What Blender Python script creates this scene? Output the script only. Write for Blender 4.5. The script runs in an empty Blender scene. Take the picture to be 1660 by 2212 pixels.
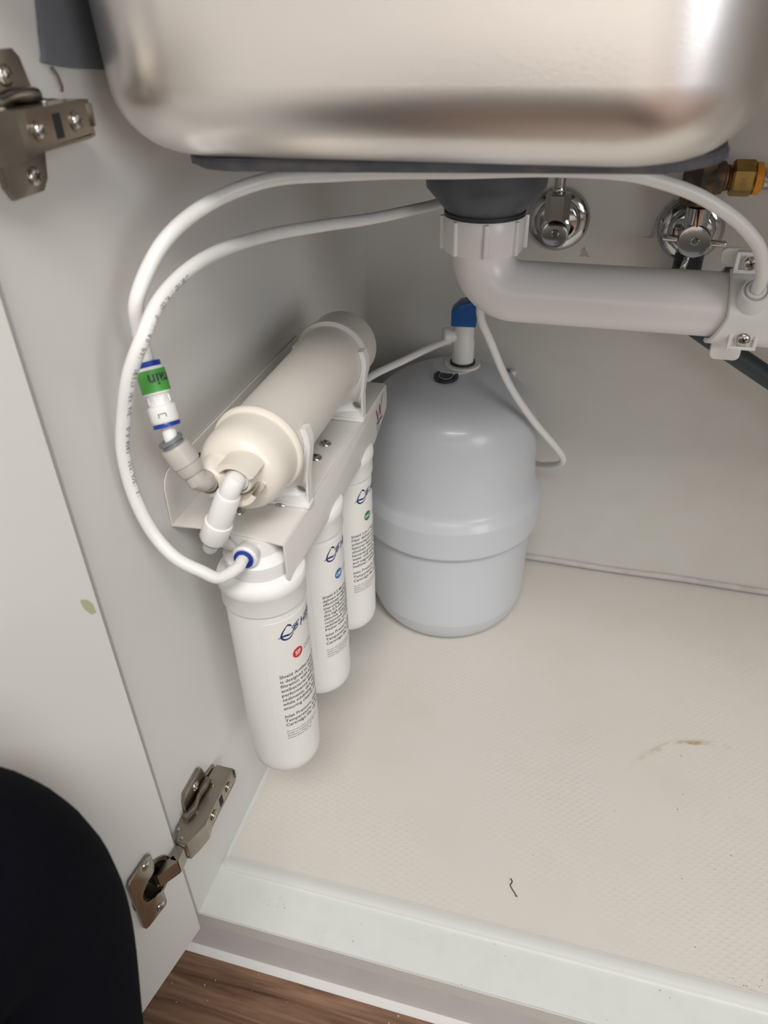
import bpy, bmesh, math, random
from mathutils import Vector, Matrix, Euler
random.seed(7)
PI = math.pi
C = bpy.context.scene.collection
sc = bpy.context.scene

# ---------------------------------------------------------------- camera
CAM = Vector((0.21743, -0.23483, 0.54741))
YAW, PITCH, ROLL, FPX = -0.285338, 0.605469, -0.0281827, 1631.83
fw = Vector((math.sin(YAW)*math.cos(PITCH), math.cos(YAW)*math.cos(PITCH), -math.sin(PITCH)))
rt = Vector((math.cos(YAW), -math.sin(YAW), 0)); up = rt.cross(fw)
r2 = rt*math.cos(ROLL) + up*math.sin(ROLL); u2 = -rt*math.sin(ROLL) + up*math.cos(ROLL)
cd = bpy.data.cameras.new('camera'); cam = bpy.data.objects.new('camera', cd); C.objects.link(cam)
m = Matrix((r2, u2, -fw)).transposed().to_4x4(); m.translation = CAM; cam.matrix_world = m
cd.sensor_fit = 'HORIZONTAL'; cd.sensor_width = 36; cd.lens = FPX/1660*36
cd.clip_start = 0.01; cd.clip_end = 50
cd.dof.use_dof = True; cd.dof.focus_distance = 0.50; cd.dof.aperture_fstop = 14
sc.camera = cam
# ---------------------------------------------------------------- light
w = bpy.data.worlds.new('world'); sc.world = w; w.use_nodes = True
bg = w.node_tree.nodes['Background']; bg.inputs[0].default_value = (0.95, 0.965, 1, 1); bg.inputs[1].default_value = 0.27
def area(name, loc, target, sx, sy, power, col):
    l = bpy.data.lights.new(name, 'AREA'); l.shape = 'RECTANGLE'; l.size = sx; l.size_y = sy; l.energy = power; l.color = col
    o = bpy.data.objects.new(name, l); C.objects.link(o); o.location = loc
    o.rotation_euler = (Vector(target)-Vector(loc)).to_track_quat('-Z', 'Y').to_euler(); return o
area('ceiling_light', (0.55, -1.0, 1.75), (0.25, 0.15, 0.1), 0.9, 0.5, 27, (1, 0.97, 0.93))
area('bowl_reflection_fill', (0.35, -0.95, 1.25), (0.35, -1.75, 0.85), 1.2, 0.4, 33, (1, 0.955, 0.91))  # unseen lamp, added to brighten the opposite units mirrored in the bowl
area('window_light', (2.1, -1.5, 0.85), (0.2, 0.1, 0.3), 0.9, 1.0, 14, (0.93, 0.96, 1))
sc.view_settings.view_transform = 'Standard'; sc.view_settings.look = 'None'
sc.view_settings.exposure = 0.12; sc.view_settings.gamma = 1; sc.view_settings.use_curve_mapping = False

# ---------------------------------------------------------------- materials
MATS = {}
def mat(name, col, rough=0.5, metal=0.0, spec=0.5, bump=None, var=None, coat=0, trans=0, alpha=1, sss=0, aniso=0):
    """bump=(scale, strength, distance); var=(scale, colour2, amount)"""
    if name in MATS: return MATS[name]
    M = bpy.data.materials.new(name); M.use_nodes = True; nt = M.node_tree; b = nt.nodes['Principled BSDF']
    b.inputs['Base Color'].default_value = (*col, 1); b.inputs['Roughness'].default_value = rough
    b.inputs['Metallic'].default_value = metal; b.inputs['Specular IOR Level'].default_value = spec
    b.inputs['Coat Weight'].default_value = coat; b.inputs['Transmission Weight'].default_value = trans
    b.inputs['Alpha'].default_value = alpha
    if sss:
        b.inputs['Subsurface Weight'].default_value = sss; b.inputs['Subsurface Scale'].default_value = 0.003
        b.inputs['Subsurface Radius'].default_value = (1, .8, .6)
    tc = nt.nodes.new('ShaderNodeTexCoord')
    if bump:
        n = nt.nodes.new('ShaderNodeTexNoise'); n.inputs['Scale'].default_value = bump[0]; n.inputs['Detail'].default_value = 4
        nt.links.new(tc.outputs['Object'], n.inputs['Vector'])
        bp = nt.nodes.new('ShaderNodeBump'); bp.inputs['Strength'].default_value = bump[1]; bp.inputs['Distance'].default_value = bump[2]
        nt.links.new(n.outputs['Fac'], bp.inputs['Height']); nt.links.new(bp.outputs['Normal'], b.inputs['Normal'])
    if var:
        n = nt.nodes.new('ShaderNodeTexNoise'); n.inputs['Scale'].default_value = var[0]; n.inputs['Detail'].default_value = 5
        nt.links.new(tc.outputs['Object'], n.inputs['Vector'])
        r = nt.nodes.new('ShaderNodeMapRange'); r.inputs['From Min'].default_value = .42; r.inputs['From Max'].default_value = .68
        r.inputs['To Max'].default_value = var[2]; nt.links.new(n.outputs['Fac'], r.inputs['Value'])
        mx = nt.nodes.new('ShaderNodeMix'); mx.data_type = 'RGBA'; mx.inputs['A'].default_value = (*col, 1); mx.inputs['B'].default_value = (*var[1], 1)
        nt.links.new(r.outputs['Result'], mx.inputs['Factor']); nt.links.new(mx.outputs['Result'], b.inputs['Base Color'])
    MATS[name] = M; return M
melamine = mat('melamine', (0.72, 0.705, 0.68), 0.42, bump=(900, .06, .0004), var=(6, (.70, .69, .66), .5))
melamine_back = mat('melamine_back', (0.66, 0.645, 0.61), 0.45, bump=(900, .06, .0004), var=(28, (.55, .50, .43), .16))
door_mat = mat('door_melamine', (0.74, 0.725, 0.69), 0.45, bump=(900, .06, .0004))
base_mat = mat('base_melamine', (0.76, 0.78, 0.75), 0.38, bump=(700, .06, .0004), var=(60, (.66, .64, .58), .2))
edge_mat = mat('edge_band', (0.66, 0.64, 0.60), 0.4)
kick_mat = mat('kick_white', (0.66, 0.63, 0.63), 0.4, var=(40, (.55, .5, .48), .25))
silicone = mat('silicone', (0.8, 0.79, 0.76), 0.3)
plastic = mat('white_plastic', (0.80, 0.79, 0.77), 0.32, sss=.05)
pvc = mat('pvc_white', (0.80, 0.775, 0.765), 0.28, bump=(300, .04, .0004))
cream = mat('cream_plastic', (0.80, 0.745, 0.66), 0.33, sss=.06)
cream2 = mat('cream_tube', (0.68, 0.645, 0.585), 0.36)
hose_mat = mat('hose_white', (0.82, 0.81, 0.79), 0.35, sss=.08)
bracket_mat = mat('bracket_paint', (0.72, 0.70, 0.66), 0.38, bump=(1500, .12, .0002))
can_mat = mat('canister_white', (0.82, 0.81, 0.785), 0.38, bump=(250, .05, .0006))
label_mat = mat('label_white', (0.81, 0.795, 0.76), 0.33)
ink = mat('ink_black', (0.035, 0.035, 0.04), 0.5)
ink_grey = mat('ink_grey', (0.10, 0.10, 0.11), 0.5)
navy = mat('ink_navy', (0.006, 0.02, 0.13), 0.4)
red = mat('badge_red', (0.62, 0.01, 0.012), 0.4)
darkred = mat('mark_red', (0.36, 0.008, 0.012), 0.4)
sky = mat('badge_blue', (0.0, 0.16, 0.42), 0.4)
green = mat('badge_green', (0.005, 0.19, 0.03), 0.4)
white_ink = mat('ink_white', (0.85, 0.85, 0.85), 0.4)
grey_plastic = mat('grey_fitting', (0.47, 0.435, 0.40), 0.35)
grey_collet = mat('grey_collet', (0.17, 0.18, 0.19), 0.4)
blue = mat('blue_collet', (0.008, 0.04, 0.30), 0.3)
blue_valve = mat('blue_valve', (0.003, 0.09, 0.33), 0.35)
green_tape = mat('green_tape', (0.07, 0.33, 0.055), 0.35)
tank_mat = mat('tank_plastic', (0.58, 0.60, 0.635), 0.3, bump=(90, .03, .001), coat=.15)
black_rub = mat('black_rubber', (0.02, 0.02, 0.022), 0.5)
drain_grey = mat('drain_grey', (0.075, 0.082, 0.098), 0.38, bump=(500, .08, .0004))
pad_mat = mat('sound_pad', (0.085, 0.09, 0.11), 0.75, bump=(350, .5, .001), var=(120, (.22, .20, .17), .35))
nickel = mat('nickel', (0.36, 0.325, 0.275), 0.27, metal=1, bump=(1200, .05, .0003), var=(90, (.27, .235, .19), .5))
nickel_dk = mat('nickel_dark', (0.22, 0.19, 0.155), 0.3, metal=1)
screw_mat = mat('screw_steel', (0.55, 0.53, 0.50), 0.22, metal=1)
zinc_dark = mat('screw_bronze', (0.30, 0.21, 0.09), 0.3, metal=1)
dark_void = mat('slot_dark', (0.012, 0.012, 0.014), 0.8)
chrome = mat('chrome', (0.50, 0.50, 0.50), 0.09, metal=1)
brass_dk = mat('brass_dark', (0.050, 0.038, 0.028), 0.5, metal=.6, bump=(300, .4, .001), var=(55, (.24, .15, .065), .75))
brass = mat('brass', (0.43, 0.29, 0.10), 0.35, metal=1, var=(100, (.25, .16, .06), .6))
orange = mat('orange_ring', (0.75, 0.28, 0.02), 0.4)
dark_hose = mat('dark_hose', (0.040, 0.058, 0.065), 0.5)
grey_sheet = mat('grey_sheet', (0.16, 0.17, 0.19), 0.8, bump=(200, .3, .001))
cloth = mat('black_cloth', (0.0035, 0.004, 0.0075), 0.95, spec=.08, bump=(700, .5, .001))
skin_mat = mat('skin', (0.55, 0.36, 0.27), 0.5)
frost = mat('frosted_plastic', (0.75, 0.75, 0.72), 0.4, trans=.35)
fibre = mat('fibre', (0.10, 0.045, 0.03), 0.8)
crumb = mat('crumb', (0.12, 0.08, 0.05), 0.9)
dust = mat('sawdust', (0.62, 0.50, 0.36), 0.9)
resin = mat('glue', (0.62, 0.60, 0.38), 0.25, alpha=.75)

# brushed steel of the bowl
def steel_mat():
    M = bpy.data.materials.new('satin_steel'); M.use_nodes = True; nt = M.node_tree; b = nt.nodes['Principled BSDF']
    tc = nt.nodes.new('ShaderNodeTexCoord')
    b.inputs['Metallic'].default_value = 1
    n = nt.nodes.new('ShaderNodeTexNoise'); n.inputs['Scale'].default_value = 11; n.inputs['Detail'].default_value = 3
    nt.links.new(tc.outputs['Object'], n.inputs['Vector'])
    r = nt.nodes.new('ShaderNodeMapRange'); r.inputs['From Min'].default_value = .56; r.inputs['From Max'].default_value = .78; r.inputs['To Max'].default_value = .55
    nt.links.new(n.outputs['Fac'], r.inputs['Value'])
    mx = nt.nodes.new('ShaderNodeMix'); mx.data_type = 'RGBA'; mx.inputs['A'].default_value = (.92, .88, .85, 1); mx.inputs['B'].default_value = (.60, .56, .54, 1)
    nt.links.new(r.outputs['Result'], mx.inputs['Factor']); nt.links.new(mx.outputs['Result'], b.inputs['Base Color'])
    b.inputs['Roughness'].default_value = 0.33
    n2 = nt.nodes.new('ShaderNodeTexNoise'); n2.inputs['Scale'].default_value = 900; n2.inputs['Detail'].default_value = 2
    nt.links.new(tc.outputs['Object'], n2.inputs['Vector'])
    bp = nt.nodes.new('ShaderNodeBump'); bp.inputs['Strength'].default_value = .08; bp.inputs['Distance'].default_value = .0003
    nt.links.new(n2.outputs['Fac'], bp.inputs['Height']); nt.links.new(bp.outputs['Normal'], b.inputs['Normal'])
    return M
steel = steel_mat()

def wood_mat():
    M = bpy.data.materials.new('walnut_plank'); M.use_nodes = True; nt = M.node_tree; b = nt.nodes['Principled BSDF']
    tc = nt.nodes.new('ShaderNodeTexCoord'); mp = nt.nodes.new('ShaderNodeMapping'); mp.inputs['Scale'].default_value = (4, 60, 4)
    oi = nt.nodes.new('ShaderNodeObjectInfo'); add = nt.nodes.new('ShaderNodeVectorMath'); add.operation = 'ADD'
    cm = nt.nodes.new('ShaderNodeVectorMath'); cm.operation = 'SCALE'; cm.inputs['Scale'].default_value = 13
    nt.links.new(oi.outputs['Random'], cm.inputs[0]); nt.links.new(tc.outputs['Object'], add.inputs[0]); nt.links.new(cm.outputs[0], add.inputs[1])
    nt.links.new(add.outputs[0], mp.inputs[0])
    n = nt.nodes.new('ShaderNodeTexNoise'); n.inputs['Scale'].default_value = 1.6; n.inputs['Detail'].default_value = 8; n.inputs['Roughness'].default_value = .62; n.inputs['Distortion'].default_value = .7
    nt.links.new(mp.outputs[0], n.inputs['Vector'])
    cr = nt.nodes.new('ShaderNodeValToRGB'); e = cr.color_ramp.elements
    e[0].position = .33; e[0].color = (.085, .038, .020, 1); e[1].position = .68; e[1].color = (.34, .205, .13, 1)
    k = e.new(.5); k.color = (.215, .12, .072, 1)
    nt.links.new(n.outputs['Fac'], cr.inputs[0]); nt.links.new(cr.outputs[0], b.inputs['Base Color'])
    b.inputs['Roughness'].default_value = .42
    bp = nt.nodes.new('ShaderNodeBump'); bp.inputs['Strength'].default_value = .2; bp.inputs['Distance'].default_value = .0005
    nt.links.new(n.outputs['Fac'], bp.inputs['Height']); nt.links.new(bp.outputs['Normal'], b.inputs['Normal'])
    return M
wood = wood_mat()

def liner_mat():
    """clear-ish textured shelf liner: hexagonal dots, warm tint, one ring-shaped rust stain"""
    M = bpy.data.materials.new('shelf_liner'); M.use_nodes = True; nt = M.node_tree; b = nt.nodes['Principled BSDF']; N = nt.nodes.new; L = nt.links.new
    tc = N('ShaderNodeTexCoord'); P = tc.outputs['Object']
    tot = None
    for a in (0, 60, 120):
        d = N('ShaderNodeVectorMath'); d.operation = 'DOT_PRODUCT'; L(P, d.inputs[0])
        d.inputs[1].default_value = (math.cos(math.radians(a+15))*1450, math.sin(math.radians(a+15))*1450, 0)
        c = N('ShaderNodeMath'); c.operation = 'COSINE'; L(d.outputs['Value'], c.inputs[0])
        if tot is None: tot = c.outputs[0]
        else:
            s = N('ShaderNodeMath'); s.operation = 'ADD'; L(tot, s.inputs[0]); L(c.outputs[0], s.inputs[1]); tot = s.outputs[0]
    mr = N('ShaderNodeMapRange'); mr.inputs['From Min'].default_value = .4; mr.inputs['From Max'].default_value = 2.4; L(tot, mr.inputs['Value'])
    n3 = N('ShaderNodeTexNoise'); n3.inputs['Scale'].default_value = 9; L(P, n3.inputs['Vector'])
    m3 = N('ShaderNodeMapRange'); m3.inputs['From Min'].default_value = .42; m3.inputs['From Max'].default_value = .62; m3.inputs['To Min'].default_value = .15; L(n3.outputs['Fac'], m3.inputs['Value'])
    mm = N('ShaderNodeMath'); mm.operation = 'MULTIPLY'; L(mr.outputs[0], mm.inputs[0]); L(m3.outputs[0], mm.inputs[1])
    bp = N('ShaderNodeBump'); bp.inputs['Strength'].default_value = .25; bp.inputs['Distance'].default_value = .0006; L(mm.outputs[0], bp.inputs['Height'])
    n4 = N('ShaderNodeTexNoise'); n4.inputs['Scale'].default_value = 30; n4.inputs['Detail'].default_value = 3; L(P, n4.inputs['Vector'])
    bp2 = N('ShaderNodeBump'); bp2.inputs['Strength'].default_value = .25; bp2.inputs['Distance'].default_value = .0012; L(n4.outputs['Fac'], bp2.inputs['Height']); L(bp.outputs[0], bp2.inputs['Normal'])
    L(bp2.outputs[0], b.inputs['Normal'])
    # ring stain, left by a wet container
    sb = N('ShaderNodeVectorMath'); sb.operation = 'SUBTRACT'; L(P, sb.inputs[0]); sb.inputs[1].default_value = (.3700, .170, 0)
    nn = N('ShaderNodeTexNoise'); nn.inputs['Scale'].default_value = 70; nn.inputs['Detail'].default_value = 6; L(P, nn.inputs['Vector'])
    ln = N('ShaderNodeVectorMath'); ln.operation = 'LENGTH'; L(sb.outputs[0], ln.inputs[0])
    k = N('ShaderNodeMath'); k.operation = 'MULTIPLY_ADD'; L(nn.outputs['Fac'], k.inputs[0]); k.inputs[1].default_value = .012; L(ln.outputs['Value'], k.inputs[2])
    k2 = N('ShaderNodeMath'); k2.operation = 'SUBTRACT'; L(k.outputs[0], k2.inputs[0]); k2.inputs[1].default_value = .0845
    k3 = N('ShaderNodeMath'); k3.operation = 'ABSOLUTE'; L(k2.outputs[0], k3.inputs[0])
    k4 = N('ShaderNodeMapRange'); k4.inputs['From Min'].default_value = .0036; k4.inputs['From Max'].default_value = .0003; L(k3.outputs[0], k4.inputs['Value'])
    sx = N('ShaderNodeSeparateXYZ'); L(sb.outputs[0], sx.inputs[0])
    at = N('ShaderNodeMath'); at.operation = 'ARCTAN2'; L(sx.outputs['Y'], at.inputs[0]); L(sx.outputs['X'], at.inputs[1])
    w1 = N('ShaderNodeMapRange'); w1.inputs['From Min'].default_value = 1.35; w1.inputs['From Max'].default_value = 1.75; L(at.outputs[0], w1.inputs['Value'])
    w2 = N('ShaderNodeMapRange'); w2.inputs['From Min'].default_value = 2.75; w2.inputs['From Max'].default_value = 2.0; L(at.outputs[0], w2.inputs['Value'])
    a1 = N('ShaderNodeMath'); a1.operation = 'MULTIPLY'; L(w1.outputs[0], a1.inputs[0]); L(w2.outputs[0], a1.inputs[1])
    a2 = N('ShaderNodeMath'); a2.operation = 'MULTIPLY'; L(a1.outputs[0], a2.inputs[0]); L(k4.outputs[0], a2.inputs[1])
    n5 = N('ShaderNodeMapRange'); n5.inputs['From Min'].default_value = .38; n5.inputs['From Max'].default_value = .6; L(nn.outputs['Fac'], n5.inputs['Value'])
    a3 = N('ShaderNodeMath'); a3.operation = 'MULTIPLY'; L(a2.outputs[0], a3.inputs[0]); L(n5.outputs[0], a3.inputs[1])
    # light smudging
    n6 = N('ShaderNodeTexNoise'); n6.inputs['Scale'].default_value = 14; n6.inputs['Detail'].default_value = 7; L(P, n6.inputs['Vector'])
    m6 = N('ShaderNodeMapRange'); m6.inputs['From Min'].default_value = .5; m6.inputs['From Max'].default_value = .75; m6.inputs['To Max'].default_value = .5; L(n6.outputs['Fac'], m6.inputs['Value'])
    c0 = N('ShaderNodeMix'); c0.data_type = 'RGBA'; c0.inputs['A'].default_value = (.715, .685, .63, 1); c0.inputs['B'].default_value = (.69, .635, .55, 1); L(m6.outputs[0], c0.inputs['Factor'])
    c1 = N('ShaderNodeMix'); c1.data_type = 'RGBA'; c1.inputs['B'].default_value = (.44, .32, .15, 1); L(c0.outputs['Result'], c1.inputs['A']); L(a3.outputs[0], c1.inputs['Factor'])
    L(c1.outputs['Result'], b.inputs['Base Color'])
    b.inputs['Roughness'].default_value = .36; b.inputs['Specular IOR Level'].default_value = .5
    return M
liner = liner_mat()

# ---------------------------------------------------------------- helpers
def obj(name, bm, material, parent=None, smooth=True, angle=40):
    me = bpy.data.meshes.new(name)
    bmesh.ops.recalc_face_normals(bm, faces=bm.faces)
    bm.to_mesh(me); bm.free()
    mats = material if isinstance(material, (list, tuple)) else [material]
    for m_ in mats: me.materials.append(m_)
    if smooth:
        me.shade_smooth(); me.set_sharp_from_angle(angle=math.radians(angle))
    o = bpy.data.objects.new(name, me); C.objects.link(o)
    if parent is not None: put(o, parent)
    return o
def put(o, parent):
    o.parent = parent
    p = Vector((0, 0, 0)); q = parent
    while q is not None: p += q.location; q = q.parent
    o.location = o.location - p
def tag(o, label=None, cat=None, group=None, kind=None):
    if label: o['label'] = label
    if cat: o['category'] = cat
    if group: o['group'] = group
    if kind: o['kind'] = kind
    return o
def thing(name, loc, label, cat, group=None):
    o = bpy.data.objects.new(name, None); o.empty_display_size = .02; C.objects.link(o); o.location = loc
    return tag(o, label, cat, group)
def frame(o, z, x=None):
    """matrix with local z along z"""
    z = Vector(z).normalized()
    x = Vector(x) if x is not None else (Vector((1, 0, 0)) if abs(z.x) < .9 else Vector((0, 1, 0)))
    x = (x - z*x.dot(z)).normalized(); y = z.cross(x)
    m_ = Matrix((x, y, z)).transposed().to_4x4(); m_.translation = Vector(o); return m_
def box(bm, lo, hi, bev=0, seg=2, M=None):
    g = bmesh.ops.create_cube(bm, size=1)['verts']
    c = [(a+b)/2 for a, b in zip(lo, hi)]; s = [abs(b-a) for a, b in zip(lo, hi)]
    for v in g: v.co = Vector((c[0]+v.co.x*s[0], c[1]+v.co.y*s[1], c[2]+v.co.z*s[2]))
    if bev:
        es = list({e for v in g for e in v.link_edges})
        r = bmesh.ops.bevel(bm, geom=es, offset=bev, segments=seg, affect='EDGES', profile=.5)
        g = list({v for f in r['faces'] for v in f.verts} | {v for v in g if v.is_valid})
    if M is not None:
        for v in g: v.co = M @ v.co
    return g
def lathe(bm, prof, M, n=48, a0=0, a1=2*PI):
    """prof: list of (r, z) in the frame M"""
    full = abs(a1-a0-2*PI) < 1e-6; k = n if full else n+1
    rings = []
    for r, z in prof:
        if r < 1e-7: rings.append([bm.verts.new(M @ Vector((0, 0, z)))])
        else: rings.append([bm.verts.new(M @ Vector((r*math.cos(a0+(a1-a0)*i/n), r*math.sin(a0+(a1-a0)*i/n), z))) for i in range(k)])
    for A, B in zip(rings, rings[1:]):
        for i in range(n):
            j = (i+1) % k
            if len(A) == 1 and len(B) == 1: continue
            if len(A) == 1: bm.faces.new((A[0], B[i], B[j]))
            elif len(B) == 1: bm.faces.new((A[i], A[j], B[0]))
            else: bm.faces.new((A[i], A[j], B[j], B[i]))
def cyl(bm, r, z0, z1, M, n=32, b=0.0):
    if b: lathe(bm, [(0, z0), (r-b, z0), (r-b*.3, z0+b*.3), (r, z0+b), (r, z1-b), (r-b*.3, z1-b*.3), (r-b, z1), (0, z1)], M, n)
    else: lathe(bm, [(0, z0), (r, z0), (r, z1), (0, z1)], M, n)
def ring(bm, ri, ro, z0, z1, M, n=40):
    lathe(bm, [(ri, z0), (ro, z0), (ro, z1), (ri, z1), (ri, z0)], M, n)
def prism(bm, pts, z0, z1, M=None, bev=0, seg=2, holes=None):
    """extrude 2-D polygon pts in local z0..z1"""
    M = M or Matrix()
    lo = [bm.verts.new((p[0], p[1], z0)) for p in pts]; hi = [bm.verts.new((p[0], p[1], z1)) for p in pts]
    n = len(pts); bm.faces.new(lo[::-1]); bm.faces.new(hi)
    for i in range(n): bm.faces.new((lo[i], lo[(i+1) % n], hi[(i+1) % n], hi[i]))
    vs = lo+hi
    if bev:
        es = [e for f in {f for v in hi+lo for f in v.link_faces if len(f.verts) == n and n != 4 or len(f.verts) == n} for e in f.edges]
        es = list({e for e in es if not (e.verts[0] in lo and e.verts[1] in hi) and not (e.verts[0] in hi and e.verts[1] in lo)})
        r = bmesh.ops.bevel(bm, geom=es, offset=bev, segments=seg, affect='EDGES', profile=.5)
        vs = list({v for f in r['faces'] for v in f.verts} | {v for v in vs if v.is_valid})
    for v in vs: v.co = M @ v.co
def rrect(x0, y0, x1, y1, r, n=6):
    out = []
    for cx, cy, a in ((x1-r, y1-r, 0), (x0+r, y1-r, 90), (x0+r, y0+r, 180), (x1-r, y0+r, 270)):
        for i in range(n+1):
            t = math.radians(a+90*i/n); out.append((cx+r*math.cos(t), cy+r*math.sin(t)))
    return out
def catmull(pts, per=8):
    P = [Vector(p) for p in pts]; P = [2*P[0]-P[1]] + P + [2*P[-1]-P[-2]]; out = []
    for i in range(1, len(P)-2):
        a, b, c, d = P[i-1:i+3]
        for k in range(per):
            t = k/per; out.append(.5*((2*b)+(c-a)*t+(2*a-5*b+4*c-d)*t*t+(3*b-a-3*c+d)*t**3))
    out.append(P[-2]); return out
def tube(bm, path, r, n=14, caps=True):
    """r may be a number or a function of arc fraction"""
    path = [Vector(p) for p in path]; N = None; rings = []
    for i, p in enumerate(path):
        t = (path[min(i+1, len(path)-1)]-path[max(i-1, 0)]).normalized()
        if N is None: N = t.orthogonal().normalized()
        N = (N - t*N.dot(t)).normalized(); B = t.cross(N)
        rr = r(i/(len(path)-1)) if callable(r) else r
        rings.append([bm.verts.new(p + (N*math.cos(2*PI*k/n)+B*math.sin(2*PI*k/n))*rr) for k in range(n)])
    for A, Bv in zip(rings, rings[1:]):
        for k in range(n): bm.faces.new((A[k], A[(k+1) % n], Bv[(k+1) % n], Bv[k]))
    if caps: bm.faces.new(rings[0][::-1]); bm.faces.new(rings[-1])
def arc(c, a0, a1, r, n, u, v):
    c, u, v = Vector(c), Vector(u), Vector(v)
    return [c+u*(r*math.cos(a0+(a1-a0)*i/n))+v*(r*math.sin(a0+(a1-a0)*i/n)) for i in range(n+1)]
FONT = None
def text_bm(bm, s, size, fn, shear=0, bold=0, align='LEFT', spacing=1, sub=True, maxw=None, depth=0):
    """adds the flat outlines of s, mapped by fn(x, y) -> world; returns its width"""
    cu = bpy.data.curves.new('t', 'FONT'); cu.body = s; cu.size = size; cu.shear = shear; cu.offset = bold; cu.align_x = align
    cu.space_character = spacing; cu.resolution_u = 2; cu.fill_mode = 'FRONT'
    to = bpy.data.objects.new('t', cu); C.objects.link(to)
    bpy.context.view_layer.update()
    me = bpy.data.meshes.new_from_object(to.evaluated_get(bpy.context.evaluated_depsgraph_get()))
    bpy.data.objects.remove(to); bpy.data.curves.remove(cu)
    xs = [v.co.x for v in me.vertices] or [0]
    k = 1
    if maxw and max(xs)-min(xs) > maxw: k = maxw/(max(xs)-min(xs))
    vs = [bm.verts.new(fn(v.co.x*k, v.co.y)) for v in me.vertices]
    for p in me.polygons:
        try: bm.faces.new([vs[i] for i in p.vertices])
        except ValueError: pass
    bpy.data.meshes.remove(me); return (max(xs)-min(xs))*k
def screw_head(parent, loc, axis, r, m_=None, name='screw', dome=.5):
    M = frame(loc, axis); bm = bmesh.new(); h = r*dome
    lathe(bm, [(0, -.0002), (r, -.0002), (r, h*.25), (r*.86, h*.62), (r*.6, h*.9), (0, h)], M, 20)
    nf = len(bm.faces)
    for a in (0, PI/2):
        R = M @ Matrix.Rotation(a+.5, 4, 'Z')
        box(bm, (-r*.5, -r*.11, h*.72), (r*.5, r*.11, h*1.02), 0, M=R)
    bm.faces.ensure_lookup_table()
    for f in bm.faces[nf:]: f.material_index = 1
    o = obj(name, bm, [m_ or screw_mat, nickel_dk], parent)
    return o

# ================================================================ THE CABINET (setting)
W, D, H = 0.74, 0.47, 0.60
FL = -0.126
def struct(name, bm, m_, parent=None, smooth=False):
    o = obj(name, bm, m_, parent, smooth)
    if parent is None: o['kind'] = 'structure'
    return o
bm = bmesh.new(); box(bm, (-.016, 0, -.014), (0, D, H)); struct('wall_left', bm, melamine)
bm = bmesh.new(); box(bm, (-.016, D, -.014), (W+.016, D+.016, H)); struct('wall_back', bm, melamine_back)
bm = bmesh.new(); box(bm, (W, 0, -.014), (W+.016, D, H)); struct('wall_right', bm, melamine)
bm = bmesh.new(); box(bm, (-.9, -.02, H), (W+.9, D+.016, H+.03)); 
# bench top with the sink's cut-out
bm.free(); bm = bmesh.new()
SX0, SX1, SY0, SY1 = .0015, .2720, .0490, .415
box(bm, (-.9, -.02, H), (SX0, D+.016, H+.03)); box(bm, (SX1, -.02, H), (W+.9, D+.016, H+.03))
box(bm, (SX0, -.02, H), (SX1, SY0, H+.03)); box(bm, (SX0, SY1, H), (SX1, D+.016, H+.03))
struct('ceiling', bm, mat('bench_underside', (.55, .53, .50), .6))
base = bmesh.new(); box(base, (0, .0012, -.014), (W, D, 0), 0); base = struct('cabinet_base_board', base, base_mat)
bm = bmesh.new(); box(bm, (0, 0, -.014), (W, .0012, .0003), .0002); o = obj('edge_strip', bm, edge_mat, base, False)
bm = bmesh.new(); box(bm, (-.6, .028, FL), (W+.6, .040, -.0145)); struct('trim_1', bm, kick_mat)
bm = bmesh.new()
prism(bm, [(0, 0), (.005, 0), (.0035, -.0022), (.0012, -.0045), (0, -.006)], -.6, W+.6, frame((0, .028, FL), (1, 0, 0), (0, -1, 0)))
# the frame above maps local x->-y, local y->z
o = struct('trim_2', bm, silicone, smooth=True)
# back edge of the floor: grubby sealing strip in the corner
bm = bmesh.new(); tube(bm, [(x, D-.0012, .0048+.0006*math.sin(x*40)) for x in [i*W/60 for i in range(61)]], .0038, 10); struct('trim_3', bm, mat('old_sealant', (.60, .54, .53), .5, var=(60, (.46, .40, .39), .6)), smooth=True)

# old filler smears on the back wall, thin and irregular
wb = bpy.data.objects['wall_back']
def smear(pts, m_, nm):
    bm = bmesh.new(); prism(bm, [(x, z) for x, z in pts], 0, .0004, Matrix(((1, 0, 0, 0), (0, 0, -1, D), (0, 1, 0, 0), (0, 0, 0, 1))))
    obj(nm, bm, m_, wb, False)
sm_mat = mat('filler', (.50, .47, .40), .7, var=(220, (.38, .34, .27), .8)); gl_mat = mat('grout', (.42, .45, .46), .6, var=(200, (.62, .6, .57), .9))
smear([(.1990, .3475), (.2008, .3492), (.2004, .3520), (.2016, .3545), (.2034, .3552), (.2040, .3528), (.2056, .3512), (.2068, .3486), (.2084, .3470), (.2062, .3468), (.2040, .3482), (.2018, .3468)], sm_mat, 'filler_smear')
smear([(.2500, .3665), (.2560, .3672), (.2572, .3740), (.2590, .3822), (.2640, .3925), (.2700, .3985), (.2720, .3968), (.2660, .3890), (.2622, .3800), (.2606, .3712), (.2596, .3660), (.2550, .3655)], gl_mat, 'grout_smear')
# ---- room floor
rf = bmesh.new(); box(rf, (-1.6, -2.2, FL-.02), (2.4, .028, FL-.006)); rf = struct('floor', rf, mat('underlay', (.1, .06, .04), .8))
rows = 0; y = .028; lens = [1.1, .8, 1.3]
y1 = .0275
while y1 > -2.1:
    y0 = y1-.118; x0 = -1.6 + (rows*.37) % .9 - .9
    while x0 < 2.4:
        x1 = x0+1.2
        a, b_ = max(x0, -1.6), min(x1, 2.4)
        if b_-a > .05:
            bm = bmesh.new(); box(bm, (a+.0004, y0+.0003, FL-.006), (b_-.0004, y1-.0003, FL), .0005, 1); obj('plank', bm, wood, rf, False)
        x0 = x1
    y1 = y0; rows += 1
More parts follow.
